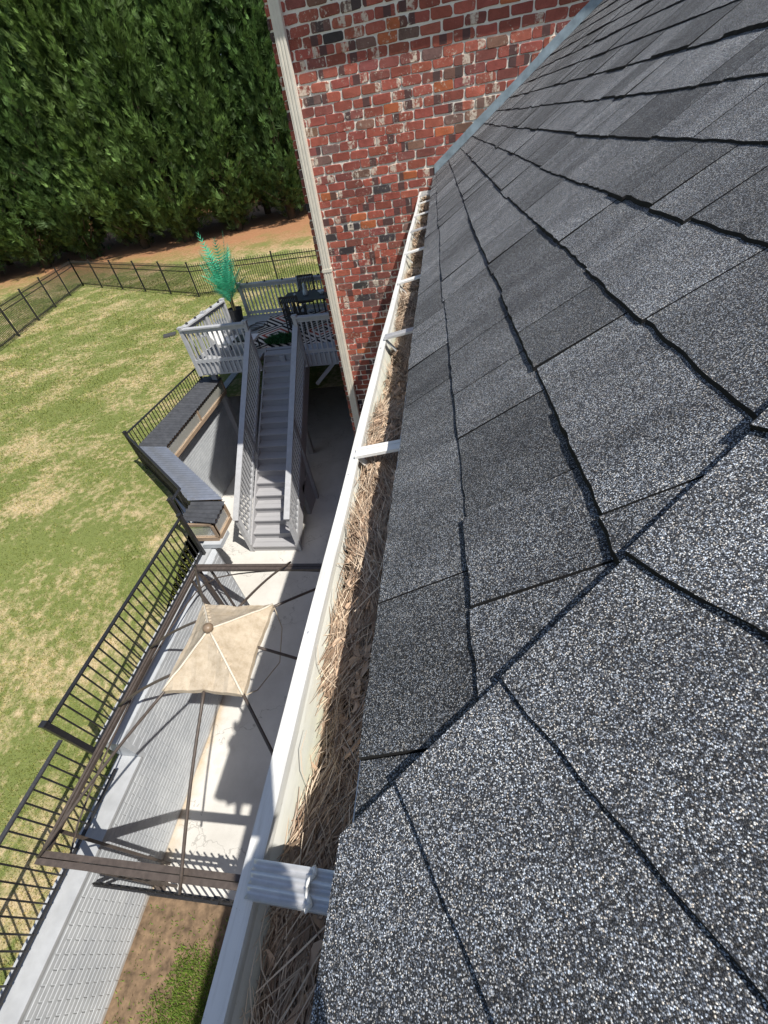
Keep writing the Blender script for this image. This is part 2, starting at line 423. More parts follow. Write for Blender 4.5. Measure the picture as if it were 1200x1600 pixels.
for r in range(nrow):
    z = .05+r*(BH+MOR); x = -1.6+BW/2+(-.0 if r % 2 else -(BW+MOR)/2)
    while x < 2.2:
        xx, wdt = x, 1.0
        if x < -1.6+BW/2-.01: wdt = .47; xx = x+BW*.265
        if x < .4 or z > CZ-.447+PITCH*x-.05:
            jx, jz = rnd.uniform(-.003, .003), rnd.uniform(-.004, .004)
            p = (xx+jx, D, z+jz+.006*math.sin(xx*2.1+r*.9))
            vis = in_frame(p) and z > CZ-.447+PITCH*xx-.1 and z > 3.3
            cand.append((math.dist(p, (0, 0, CZ)) if vis else 99+rnd.random(), p, wdt))
        x += BW+MOR
cand.sort(key=lambda c: c[0])
st = MB()
for i, (d_, p, wd) in enumerate(cand):
    c = brick_col(); k = rnd.randrange(14)
    if i < 300 and d_ < 50:
        o = put('brick', bmesh_[k], wall, p); o.color = (*c, 1); o.scale = (wd, 1, 1); o.rotation_euler = (0, rnd.uniform(-.012, .012), 0)
    else:
        b = bvar[k]; st.add([(p[0]+v[0]*wd, p[1]+v[1], p[2]+v[2]) for v in b.v], b.f, 0, (*c, rnd.random()))
st.build('brickwork', BRS, wall, kind='stuff')
# --- upper eave above the gable wall (throws the shade on its top courses)
ue = MB().span((-2.0, D-.46, 9.06), (3.6, D+10.2, 9.12)).span((-2.0, D-.48, 9.06), (3.6, D-.46, 9.26))
ue.add([(-2.0, D-.5, 9.26), (3.6, D-.5, 9.26), (3.6, D+5, 12.4), (-2.0, D+5, 12.4), (-2.0, D+10.2, 9.26), (3.6, D+10.2, 9.26)], [(0, 1, 2, 3), (3, 2, 5, 4), (0, 3, 4), (1, 5, 2)])
ue.build('upper_eave', WHITE, house)
# --- wall under the main eave, soffit, fascia
def m_flatbrick():
    t = NT('far_brick'); sp = t.n('SeparateXYZ', i_Vector=t.pos())
    b = t.n('TexBrick', i_Vector=t.n('CombineXYZ', i_X=sp.outputs['Y'], i_Y=sp.outputs['Z']).outputs[0], i_Scale=1.0, i_Brick_Width=.204, i_Row_Height=.0795, i_Mortar_Size=.006)
    b.inputs['Color1'].default_value = (.33, .10, .07, 1); b.inputs['Color2'].default_value = (.22, .075, .06, 1); b.inputs['Mortar'].default_value = (.7, .65, .56, 1)
    return t.done(b.outputs['Color'], .9, t.bump(b.outputs['Fac'], -.5, .006))
FB = m_flatbrick()
m = MB().span((.32, -6, 0), (.6, D-.03, 6.46)); m.build('side_wall', FB, house)
m = MB().span((-1.598, D+.02, 0), (-1.588, D+10, 9.05)); m.build('return_wall', FB, house)
m = MB().span((-.095, -.9, 6.40), (.6, D-.01, 6.425)); m.build('soffit', WHITE, house)
m = MB().span((-.115, -.9, 6.39), (-.09, D-.01, 6.655)); m.build('fascia', WHITE, house)
# --- roof
roof = None
HA, HB = (.075, -.125), (.372, .36)           # hip line (y, s)
hip_dir = Vector((HB[0]-HA[0], HB[1]-HA[1])).normalized()
def hip_side(y, s): return (y-HA[0])*hip_dir.y-(s-HA[1])*hip_dir.x     # > 0 on the gable-wall side
def skew(y): return -.030*min(y, 2.0)+.009-.016*max(0, y-2.0)
SK = [-.125, .033, .197, .352, .492, .632]+[.632+.142*i for i in range(1, 13)]
def course_s(k, y): return SK[k] if k == 0 else max(SK[k]+skew(y), -.12+.012*k)
HANG = math.radians(9)
h3 = (YD*hip_dir.x+SD*hip_dir.y).normalized()
perp = (YD*hip_dir.y-SD*hip_dir.x).normalized()          # in the main plane, towards the wall side
rotm = Matrix.Rotation(-HANG, 3, h3)
if (rotm @ (-perp)).dot(RN) > 0: rotm = Matrix.Rotation(HANG, 3, h3)
p2 = rotm @ (-perp); n2 = rotm @ RN
HP = roofpt(*HA)
def roof2(y, s, h=0):                                       # same (y, s) chart, folded down over the hip
    q = roofpt(y, s)-HP; a = q.dot(h3); b = q.dot(perp)
    return HP+h3*a+p2*(-b)+n2*h
def clip(poly, fn):
    out = []
    for i in range(len(poly)):
        a, b = poly[i], poly[(i+1) % len(poly)]; fa, fb = fn(*a), fn(*b)
        if fa >= 0: out.append(a)
        if (fa >= 0) != (fb >= 0):
            t = fa/(fa-fb); out.append((a[0]+(b[0]-a[0])*t, a[1]+(b[1]-a[1])*t))
    return out
def shingle(poly, dist, depth, pt, th, tone, lift=0.0, fl=(0, -.0085)):
    """prism whose top slopes from the thick butt edge (dist = 0) up under the next course"""
    n = len(poly); m = MB()
    top = [pt(y, s, lift+.0012+th*max(0, 1-dist(y, s)/depth)) for y, s in poly]
    bot = [pt(y+fl[0], s+fl[1], -.004) if dist(y, s) < .003 else pt(y, s, -.004) for y, s in poly]  # butt foot flared out so the black edge also stands in for course shadow
    ar = sum(poly[i][0]*poly[(i+1) % n][1]-poly[(i+1) % n][0]*poly[i][1] for i in range(n))
    m.add(top, [tuple(range(n)) if ar < 0 else tuple(range(n))[::-1]], 0, (tone, tone, tone*1.01, 1))
    m.add(top+bot, [(i, (i+1) % n, n+(i+1) % n, n+i) for i in range(n)], 1, (1, 1, 1, 1))
    return m
pieces = []
for k in range(len(SK)-1):
    y = -.2-rnd.uniform(0, .2)
    fixed = {0: [.137, .34, .655, .90], 1: [.28, .43, .636], 2: [.335, .56]}.get(k, [])
    edges = [y]
    for e in fixed:
        edges.append(e)
    y = edges[-1]
    while y < D:
        y += rnd.choice([.10, .14, .17, .2, .24, .28, .33])*rnd.uniform(.93, 1.07); edges.append(y)
    for i in range(len(edges)-1):
        y0, y1 = edges[i]+.0014, min(edges[i+1]-.0014, D-.006)
        if y1-y0 < .02: continue
        th = rnd.choice([.0045, .0052, .0062, .0085]); tone = rnd.choice([.62, .74, .84, .92, 1.0, 1.1])
        jo = rnd.choice([0, 0, 0, 0, -.004, .003, -.007]) if k else 0
        nseg = max(3, int((y1-y0)/.022)); low = []
        for j in range(nseg+1):
            yy = y0+(y1-y0)*j/nseg
            low.append((yy, course_s(k, yy)+jo+(rnd.uniform(-.002, .002) if 0 < j < nseg else 0)))
        up = [(y1, course_s(k+1, y1)+.022), (y0, course_s(k+1, y0)+.022)]
        poly = clip(low+up, lambda a, b: hip_side(a, b)+.004)
        if len(poly) < 3: continue
        dep = max(.05, course_s(k+1, (y0+y1)/2)-course_s(k, (y0+y1)/2)+.022)
        mm = shingle(poly, lambda a, b, k=k, jo=jo: b-course_s(k, a)-jo, dep, roofpt, th, tone)
        cy = sum(p[0] for p in poly)/len(poly); cs = sum(p[1] for p in poly)/len(poly)
        c3 = roofpt(cy, cs)
        q = project(c3)
        vis = any(in_frame(roofpt(*p)) for p in poly)
        pieces.append((((y1-y0)*dep*.5/max(.1, q[2])**2 if vis and q else 0), mm))
# second roof plane beyond the hip; its courses run askew to the main ones
cd = Vector((.853, -.522)).normalized(); cn = Vector((.522, .853))
hs = [-.205, -.066, .065, .200, .337, .475, .613, .75, .89, 1.03]
def hip_y(s): return HA[0]+(s-HA[1])*(HB[0]-HA[0])/(HB[1]-HA[1])
offs = [Vector((hip_y(s), s)).dot(cn) for s in hs]
for k in range(len(offs)-1):
    o0, o1 = offs[k], offs[k+1]
    pm = Vector((hip_y(hs[k]), hs[k])); tpos = 0.0
    a0 = pm.dot(cd)
    # walk away from the hip (towards -y, +s is "-cd" reversed)
    t0 = -.35
    while t0 < 1.5:
        ln = rnd.uniform(.42, .62) if k else 1.2
        if t0 < 0: ln = .35+rnd.uniform(.50, .7)
        t1 = t0+ln; nseg = 26
        pts = []
        jo = rnd.choice([0, -.003, .003])
        for j in range(nseg+1):
            tt = t0+.001+(ln-.002)*j/nseg
            v = cd*(a0-tt)+cn*(o0+jo+.004*math.sin(tt*9+k*2)+rnd.uniform(-.0022, .0022)); pts.append((v.x, v.y))
        for tt in (t1-.001, t0+.001):
            v = cd*(a0-tt)+cn*(o1+.024); pts.append((v.x, v.y))
        poly = clip(pts, lambda a, b: -hip_side(a, b)+.001+.003*math.sin(b*31+k))
        poly = clip(poly, lambda a, b: b+.129+.16*max(0, .075-a)) if poly else poly
        poly = clip(poly, lambda a, b: a+.9) if poly else poly
        t0 = t1
        if len(poly) < 3: continue
        th = rnd.choice([.0065, .0075, .0085]); tone = rnd.uniform(1.05, 1.25)
        mm = shingle(poly, lambda a, b, o0=o0, jo=jo: a*cn.x+b*cn.y-o0-jo, o1-o0+.024, roof2, th, tone, .0095, (-cn.x*.0075, -cn.y*.0075))
        vis = any(in_frame(roof2(*p)) for p in poly)
        pieces.append((9 if vis else 0, mm))
roof = MB().add([roofpt(HA[0]+.004, -.118, -.006), roofpt(D-.003, -.118, -.006), roofpt(D-.003, 2.45, -.006), roofpt(hip_y(2.45), 2.45, -.006)], [(0, 1, 2, 3)]).build('roof', ASPH, house)
MB().add([roof2(HA[0], HA[1], -.006), roof2(hip_y(2.38), 2.38, -.006), roof2(-1.0, 2.0, -.006), roof2(-1.0, -.12, -.006)], [(0, 1, 2, 3)]).build('roof_deck', ASPH, house)
pieces.sort(key=lambda p: -p[0])
rest = MB()
for i, (a, mm) in enumerate(pieces):
    if i < 300: mm.build('shingle', [SH, ASPH], roof)
    else:
        o = len(rest.v); rest.v += mm.v; rest.f += [tuple(j+o for j in f) for f in mm.f]; rest.m += mm.m; rest.a += mm.a
rest.build('shingle_courses', [SH, ASPH], roof, kind='stuff')
# metal flashing where the roof meets the gable wall
m = MB()
SEG = 12
for i in range(SEG):
    s0, s1 = -.105+i*2.4/SEG, -.105+(i+1)*2.4/SEG+.03
    dz = .094+.004*rnd.uniform(-1, 1)
    a, b = roofpt(D-.016-.0006*i % 2, s0), roofpt(D-.016-.0006*i % 2, s1)
    y_ = D-.018-.0012*(i % 3)
    q = [Vector((a.x, y_, a.z+.008)), Vector((b.x, y_, b.z+.008)), Vector((b.x, y_, b.z+dz)), Vector((a.x, y_, a.z+dz))]
    m.add(q+[p+Vector((0, .016, 0)) for p in q], [(0, 1, 2, 3), (7, 6, 5, 4), (3, 2, 6, 7), (0, 3, 7, 4), (1, 5, 6, 2)])
    e = [roofpt(D-.018, s0, .012), roofpt(D-.018, s1, .012), roofpt(D-.055, s1, .0105), roofpt(D-.055, s0, .0105)]
m.build('flashing', FLASH, house)
# downspout
ds = MB().span((-1.535, D-.088, 0.1), (-1.432, D-.012, 8.98))
for k in range(3): ds.span((-1.52+k*.032, D-.092, .1), (-1.503+k*.032, D-.088, 8.98))
dsp = ds.build('downspout', PAINT, house)
for z in (1.2, 3.05, 5.9): MB().span((-1.543, D-.096, z), (-1.424, D-.012, z+.035)).build('downspout_band', PAINT, dsp)

# --- gutter trough
GX0, GXL = -.262, -.238      # outer face, inner edge of the lip
GZ = CZ-.632
prof = [(-.1165, GZ+.055), (-.1165, GZ-.112), (-.215, GZ-.112), (-.232, GZ-.075), (-.2455, GZ-.04), (-.247, GZ-.008), (-.238, GZ-.0065), (-.2385, GZ+.001), (-.262, GZ), (-.263, GZ-.022), (-.255, GZ-.034), (-.2535, GZ-.05), (-.238, GZ-.078), (-.222, GZ-.117), (-.1135, GZ-.117), (-.1135, GZ+.055)]
m = MB(); gy = [-.9+i*.11 for i in range(61)]+[D-.05]; gy = [y for y in gy if y < D-.1]+[D-.05]
for y in gy:
    wv, wz = .0016*math.sin(y*3.1)+.0008*math.sin(y*9.7+1), .0015*math.sin(y*2.3+.4)
    m.v += [(x+(wv if x < -.2 else 0), y, z+(wz if x < -.2 else 0)) for x, z in prof]
n = len(prof)
for i in range(len(gy)-1):
    for k in range(n): m.f.append((i*n+k, (i+1)*n+k, (i+1)*n+(k+1) % n, i*n+(k+1) % n)); m.m.append(0); m.a.append(None)
gut = m.build('gutter', GUT, house)
MB().prism([(-.262, D-.05), (-.1135, D-.05), (-.1135, D-.044), (-.262, D-.044)], GZ-.117, GZ+.003).build('end_cap', GUT, gut)
for i, y in enumerate([5.45, 4.95, 4.32, 3.68, 3.02, 2.40, 1.67, .885]):
    m = MB()
    for (a, b) in ((-.014, .004), (0, .0015), (.014, .004)):
        m.bar((-.246, y+a, GZ+.006), (-.098, y+a, GZ+.03), .013, .004+b)
    m.bar((-.243, y, GZ-.004), (-.205, y, GZ-.05), .024, .003)
    m.build('hanger', WHITE if i % 3 else GALV, gut)
m = MB(); NX, NYh = 20, 22; y0 = .014; vs = []
for i in range(NX+1):
    for j in range(NYh+1):
        x = -.2455+i*(.154/NX); yv = y0+j*(.036/NYh)+.010*(i/NX-.5)*-.6
        zz = GZ+.009+.022*(i/NX)+.0032*math.cos(j/NYh*2*math.pi*3)
        vs.append((x, yv, zz))
m.add(vs, [(i*(NYh+1)+j, (i+1)*(NYh+1)+j, (i+1)*(NYh+1)+j+1, i*(NYh+1)+j+1) for i in range(NX) for j in range(NYh)])
for (j, sg) in ((0, -1), (NYh, 1)):
    e = [vs[i*(NYh+1)+j] for i in range(NX+1)]
    m.add(e+[(p[0], p[1]+.001*sg, p[2]-.012) for p in e], [(i, i+1, NX+2+i, NX+1+i) for i in range(NX)])
strap = m.build('ribbed_strap', GALV, gut, smooth=True)
m = MB(); pts = []
for j in range(26):
    t = j/25; pts.append((-.168+.003*math.sin(t*9)+.0008*rnd.uniform(-1, 1), y0-.001+t*.038, GZ+.0235+.0032*math.cos(t*2*math.pi*3)))
m.tube(pts, .0026, 6, 0)
m.build('sealant_bead', WHITE, strap, smooth=True)
for i in range(9):
    yy = -.35+i*.62+rnd.uniform(-.1, .1); MB().lathe((-.2615+.008, yy, GZ), [(.0035, 0), (.0028, .0018), (.0005, .0024)], 8).build('rivet', GALV, gut)

# --- debris in the gutter: pine needles, leaves, compost
def needles():
    V = []; F = []; C = []
    def strip(p, d, L, wd, bend, col, nrm):
        d = d/np.linalg.norm(d); sd = np.cross(d, nrm); sd /= np.linalg.norm(sd)+1e-9
        o = len(V); K = 4
        for i in range(K):
            t = i/(K-1)-.5
            c = p+d*L*t+sd*bend*(t*t*4-.5)+nrm*rng.uniform(-.001, .001)
            ww = wd*(1 if 0 < i < K-1 else .55)
            V.append(c-sd*ww/2); V.append(c+sd*ww/2)
        for i in range(K-1): F.append((o+2*i, o+2*i+1, o+2*i+3, o+2*i+2)); C.append(col)
    def surf(x, y):
        return GZ-.062+.022*math.sin(y*4.1+x*9)+.012*math.sin(y*11.3+2)+.012*math.sin(y*23+x*30)+.16*max(0, x+.20)
    cols = np.array([(.38, .28, .20), (.50, .39, .285), (.30, .21, .145), (.20, .13, .09), (.60, .49, .37), (.34, .27, .21)])
    N = 17000
    for _ in range(N):
        y = rng.uniform(-.5, 2.2) if rng.random() < .62 else rng.uniform(2.2, D-.1)
        if rng.random() < .22: y = rng.uniform(-.3, .9)
        x = rng.uniform(-.232, -.118)
        if math.sin(y*5.3+x*20)+math.sin(y*13.1+2-x*35)+math.sin(y*29+x*55)*.7 < -1.0 and rng.random() < .8: continue
        L = rng.uniform(.05, .17); a = rng.normal(0, .36)+.3*math.sin(y*7)+.25*math.sin(y*19+x*30)
        z = surf(x, y)+rng.uniform(-.016, .014)
        hw = abs(math.sin(a))*L/2
        x = min(max(x, -.240+hw*.95), -.108-hw*.5)
        d = np.array([math.sin(a), math.cos(a), rng.normal(0, .10)])
        nr = np.array([rng.normal(0, .5), rng.normal(0, .3), 1]); nr /= np.linalg.norm(nr)
        strip(np.array([x, y, z]), d, L, rng.uniform(.0011, .0021), rng.normal(0, .007), cols[rng.integers(6)]*rng.uniform(.75, 1.35), nr)
    for _ in range(1300):                       # flat bits of leaf and bark
        y = rng.uniform(-.3, D-.2) if rng.random() < .5 else rng.uniform(-.1, 1.6); x = rng.uniform(-.225, -.125)
        a = rng.uniform(-1.2, 1.2); z = surf(x, y)+rng.uniform(-.004, .016)
        d = np.array([math.sin(a), math.cos(a), rng.normal(0, .3)]); nr = np.array([rng.normal(0, .6), rng.normal(0, .6), 1]); nr /= np.linalg.norm(nr)
        strip(np.array([x, y, z]), d, rng.uniform(.015, .045), rng.uniform(.005, .012), rng.normal(0, .006), np.array([.42, .30, .21])*rng.uniform(.5, 1.4), nr)
    for _ in range(40):                        # stray needles hanging over the trough wall
        y = rng.uniform(-.2, 3.5); a = rng.uniform(.4, 1.3)*rng.choice([-1, 1])
        strip(np.array([-.222, y, GZ-.03]), np.array([-math.sin(abs(a))*.5, math.cos(a), .35]), .08, .0013, .012, cols[4]*.8, np.array([0, .2, 1.]))
    me = bpy.data.meshes.new('pine_needles'); me.from_pydata([tuple(v) for v in V], [], F)
    at = me.attributes.new('tone', 'FLOAT_COLOR', 'FACE')
    at.data.foreach_set('color', np.hstack([np.clip(np.array(C), 0, 1), np.ones((len(C), 1))]).ravel())
    me.materials.append(NEED)
    o = put('pine_needles', me, label='dry brown pine needles and leaves packed along the white gutter', cat='debris', kind='stuff')
    m = MB(); NY = 160; NXc = 8; vs = []
    for j in range(NY+1):
        y = -.85+j*(D+.78)/NY
        for i in range(NXc+1):
            x = -.2335+i*.115/NXc; vs.append((x, y, surf(x, y)-.012+rng.uniform(-.005, .005)))
    m.add(vs, [(j*(NXc+1)+i, j*(NXc+1)+i+1, (j+1)*(NXc+1)+i+1, (j+1)*(NXc+1)+i) for j in range(NY) for i in range(NXc)])
    m.build('compost', SOIL, None, True, label='dark rotted compost under the pine needles in the gutter', cat='debris', kind='stuff')
needles()

# ------------------------------------------------------------------ retaining wall (painted grey brick)
rw = thing('retaining_wall', 'painted grey brick retaining wall between lawn and sunken concrete patio', 'wall', (-4.3, 0, 0))
FX = -4.18; ZF = CZ-5.20; ZN = CZ-5.72; YS = 1.38
corew = MB().span((LX, -7, -.25), (FX-.012, YS, ZN-.03))
corew.span((LX, YS, -.25), (FX-.0125, 4.55, ZF-.03))
corew.prism([(FX-.012, 4.55), (-6.482, 7.1), (-6.482, 14.9), (-6.8, 14.9), (-6.8, 7.25), (LX, 4.55)], -.25, ZF-.03)
core = corew.build('core', GB, rw)
cap = MB().span((LX-.02, -7, ZN-.03), (FX+.004, YS-.003, ZN+.012)).build('coping', plain('painted_coping', (.40, .415, .43), .6, .12, 5, bump=.2), rw)
MB().span((LX-.02, YS, ZF-.03), (FX-.14, 4.6, ZF+.012)).build('coping', cap.data.materials[0], rw)
MB().prism([(LX-.02, 4.62), (FX-.14, 4.62), (-6.60, 7.2), (-6.60, 14.9), (-6.82, 14.9), (-6.82, 7.25)], ZF-.03, ZF+.01).build('coping', cap.data.materials[0], rw)
gl, gh, gm = .212, .064, .009
gv = []
for sd in range(6):
    r = random.Random(sd+50); g = MB(); a = r.uniform(0, .0025)
    yy, zz = gl/2, gh/2; x = .0045+a*.6
    g.add([(x+r.uniform(-.0015, .0015), -yy+.004, -zz+.004), (x+r.uniform(-.0015, .0015), yy-.004, -zz+.004), (x, yy-.004, zz-.004), (x, -yy+.004, zz-.004),
           (x-.003, -yy, -zz), (x-.003, yy, -zz), (x-.003, yy, zz), (x-.003, -yy, zz), (-.016, -yy, -zz), (-.016, yy, -zz), (-.016, yy, zz), (-.016, -yy, zz)],
          [(0, 1, 2, 3)]+[(o+i, o+4+i, o+4+(i+1) % 4, o+(i+1) % 4) for o in (0, 4) for i in range(4)])
    g.f = [f[::-1] if 0 else f for f in g.f]
    gv.append(g)
gvm = [g.mesh('brick', GB) for g in gv]
gc = []
rows = int((ZF-.02)/(gh+gm))
for r in range(rows):
    z = gh/2+.004+r*(gh+gm); y = -3.2+(gl+gm)/2*(r % 2)
    while y < 4.5:
        top = ZN if y < YS else ZF
        if z+gh/2 < top-.032 and not (abs(y-YS) < gl/2 and z+gh/2 > ZN-.03):
            p = (FX-.012, y, z); vis = in_frame(p)
            gc.append((math.dist(p, (0, 0, CZ)) if vis else 99, p, 0))
        y += gl+gm
    y = 7.25+(gl+gm)/2*(r % 2)
    while y < 12.5:
        gc.append((90, (-6.482, y, z), 0)); y += gl+gm
gc.sort(key=lambda c: c[0]); st = MB()
for i, (d_, p, _) in enumerate(gc):
    k = rnd.randrange(6)
    if i < 300: put('brick', gvm[k], core, p)
    else: st.add([(p[0]+v[0], p[1]+v[1], p[2]+v[2]) for v in gv[k].v], gv[k].f)
st.build('brickwork', GB, core, kind='stuff')

# ------------------------------------------------------------------ black steel railings and fences
def railing(name, label, pts, zb, zt, spacing, posts, cat='railing', finial=False, rails=None, split=True, pw=.016, group=None, rail_mat=None):
    t = thing(name, label, cat, (pts[0][0], pts[0][1], zb), group)
    for i in range(len(pts)-1):
        a, b = Vector((*pts[i], 0)), Vector((*pts[i+1], 0)); L = (b-a).length; d = (b-a)/L
        P = lambda u, z: (a+d*u)+Vector((0, 0, z))
        MB().bar(P(0, zt), P(L, zt), .045, .022).build('top_rail', rail_mat or BLACK, t)
        MB().bar(P(0, zb+.09), P(L, zb+.09), .032, .03).build('bottom_rail', BLACK, t)
        for z in (rails or []): MB().bar(P(0, z), P(L, z), .03, .025).build('middle_rail', BLACK, t)
        n = int(L/spacing); pk = None
        st_ = MB()
        for k in range(1, n+1):
            u = k*L/(n+1); top = zt+(.16 if finial else 0)
            tgt = MB() if split else st_
            tgt.bar(P(u, zb+.05), P(u, top), pw, pw, d)
            if finial: tgt.lathe(P(u, top), [(pw*.75, 0), (pw*.9, .015), (.001, .055)], 5)
            if split:
                tgt.build('picket', BLACK, t)
        if not split: st_.build('pickets', BLACK, t, kind='stuff')
    for (px_, py_) in posts:
        MB().bar((px_, py_, zb-.05), (px_, py_, zt+.05), .06, .06).box((px_, py_, zt+.06), (.07, .07, .018)).build('post', BLACK, t)
    return t
RX = -4.40
railing('steel_railing', 'black steel railing on the higher part of the grey brick wall', [(RX, 1.27), (RX, 4.46)], ZF, CZ-4.27, .118, [(RX, 1.25), (RX, 4.48)])
railing('steel_railing', 'black steel railing with glinting top rail on the stepped down wall end', [(RX, -5), (RX, 1.2)], ZN, CZ-4.55, .118, [(RX, -2.2), (RX, -5)], rail_mat=plain('glossy_black_coat', (.05, .05, .055), .22, .3, 40))
railing('steel_railing', 'black steel railing between glazed planting boxes and lawn', [(-6.88, 10.5), (-7.08, 7.2), (-4.78, 5.22), (-4.78, 4.88)], ZF, CZ-4.27, .115, [(-7.08, 7.2), (-4.78, 4.88), (-6.88, 10.5)])
railing('picket_fence', 'black steel picket fence closing off the end of the patio', [(-4.16, .12), (.3, .12)], .02, 1.30, .112, [(-2.62, .12), (-1.0, .12)], cat='fence', finial=True, rails=[1.12])
LZ = CZ-5.20
def fence_line(a, b, n):
    return [(a[0]+(b[0]-a[0])*i/n, a[1]+(b[1]-a[1])*i/n) for i in range(n+1)]
def far_fence(label, path):
    t = thing('picket_fence', label, 'fence', (*path[0], LZ))
    for i in range(len(path)-1):
        a, b = Vector((*path[i], LZ)), Vector((*path[i+1], LZ)); L = (b-a).length; d = (b-a)/L
        up = Vector((0, 0, 1))
        for z, hgt in ((.14, .035), (1.12, .035), (1.32, .035)): MB().bar(a+up*z, b+up*z, .03, hgt).build('rail', BLACK, t)
        st_ = MB()
        for k in range(1, int(L/.115)):
            p = a+d*(k*.115); st_.bar(p+up*.06, p+up*1.44, .021, .021, d)
        st_.build('pickets', BLACK, t, kind='stuff')
    for p in path: MB().bar((*p, LZ-.1), (*p, LZ+1.5), .062, .062).box((*p, LZ+1.51), (.075, .075, .03)).build('post', BLACK, t)
F0 = (-23.2, 27.5); F1 = (-12.3, 21.6)
far_fence('black steel picket fence running behind the deck below the red clay bank', fence_line(F0, F1, 5)+fence_line(F1, (5.0, 21.4), 8)[1:])
far_fence('black steel picket fence along the open lawn side in front of conifers', fence_line(F0, (-16.6, 7.0), 9))

# ------------------------------------------------------------------ deck
DZ = CZ-4.05; DX0, DX1, DY0, DY1 = -6.58, -1.72, 10.15, 13.8
deck = thing('wooden_deck', 'raised grey painted timber deck beside the brick house', 'deck', (-4, 12, 0))
for i in range(26):
    y0 = DY0+i*.1405
    for xa, xb in ([(DX0, -4.84), (-3.61, DX1)] if y0 < 10.6 else [(DX0 if y0 < 12.2 else -7.5, DX1)]):
        MB().span((xa, y0, DZ-.03), (xb, y0+.135, DZ)).build('floor_board', DECK, deck)
for a_, b_ in (((DX0, DY0-.04, DZ-.30), (-4.86, DY0-.003, DZ+.01)), ((-3.58, DY0-.04, DZ-.30), (DX1, DY0-.003, DZ+.01)), ((DX0-.04, DY0-.04, DZ-.30), (DX0-.002, 12.2, DZ+.01)), ((DX0, DY1-.03, DZ-.3), (DX1, DY1, DZ-.032))):
    MB().span(a_, b_).build('fascia', DECK, deck)
MB().span((DX0+.05, DY0+.52, DZ-.26), (DX1, DY1-.05, DZ-.05)).build('joist_frame', plain('dark_joists', (.12, .115, .11), .8, .3), deck)
for x, y in ((-4.27, 10.35), (-6.4, 10.4), (-2.9, 13.6), (-6.4, 13.5), (-2.2, 10.4)):
    MB().span((x-.07, y-.07, -.02), (x+.07, y+.07, DZ-.04)).build('support_post', DECKS, deck)
MB().bar((-3.5, 10.25, DZ-.85), (-2.9, 10.25, DZ-.3), .09, .09).build('brace', DECKS, deck)
RT = CZ-3.12
def deck_rail(a, b, lights=0, cap_w=.14, posts=(0, 1), mat=RAILP, drop=.02):
    a, b = Vector((*a, 0)), Vector((*b, 0)); L = (b-a).length; d = (b-a)/L
    P = lambda u, z: a+d*u+Vector((0, 0, z))
    cp = MB().bar(P(0, RT), P(L, RT), cap_w, .035).build('cap_rail', mat, deck)
    MB().bar(P(0, RT-.07), P(L, RT-.07), .038, .085).build('top_rail', mat, deck)
    MB().bar(P(0, DZ+.10), P(L, DZ+.10), .038, .085).build('bottom_rail', mat, deck)
    n = int(L/.125)
    for k in range(1, n): MB().bar(P(k*L/n, DZ-drop), P(k*L/n, RT-.03), .036, .036, d).build('baluster', mat, deck)
    for k in posts: MB().bar(P(k*L, DZ-.28), P(k*L, RT+.02), .095, .095, d).bar(P(k*L, RT+.021), P(k*L, RT+.06), .12, .12, d).build('post', mat, deck)
    for k in range(lights):
        o = MB().lathe(P((k+.5)*L/lights, RT+.018), [(.035, 0), (.035, .028), (.02, .045), (.001, .05)], 8).build('solar_light', BLK, cp)
deck_rail((DX0, DY0-.062), (-4.86, DY0-.062), 0, drop=.25)
deck_rail((-3.59, DY0-.062), (-1.75, DY0-.062), 0, posts=(0,), drop=.25)
deck_rail((DX0, DY0+.06), (-6.32, 12.2), 5, .17, posts=(.5, 1))
deck_rail((-6.38, 13.74), (-1.75, 13.62), 8, .17, posts=(0, .42, .8))

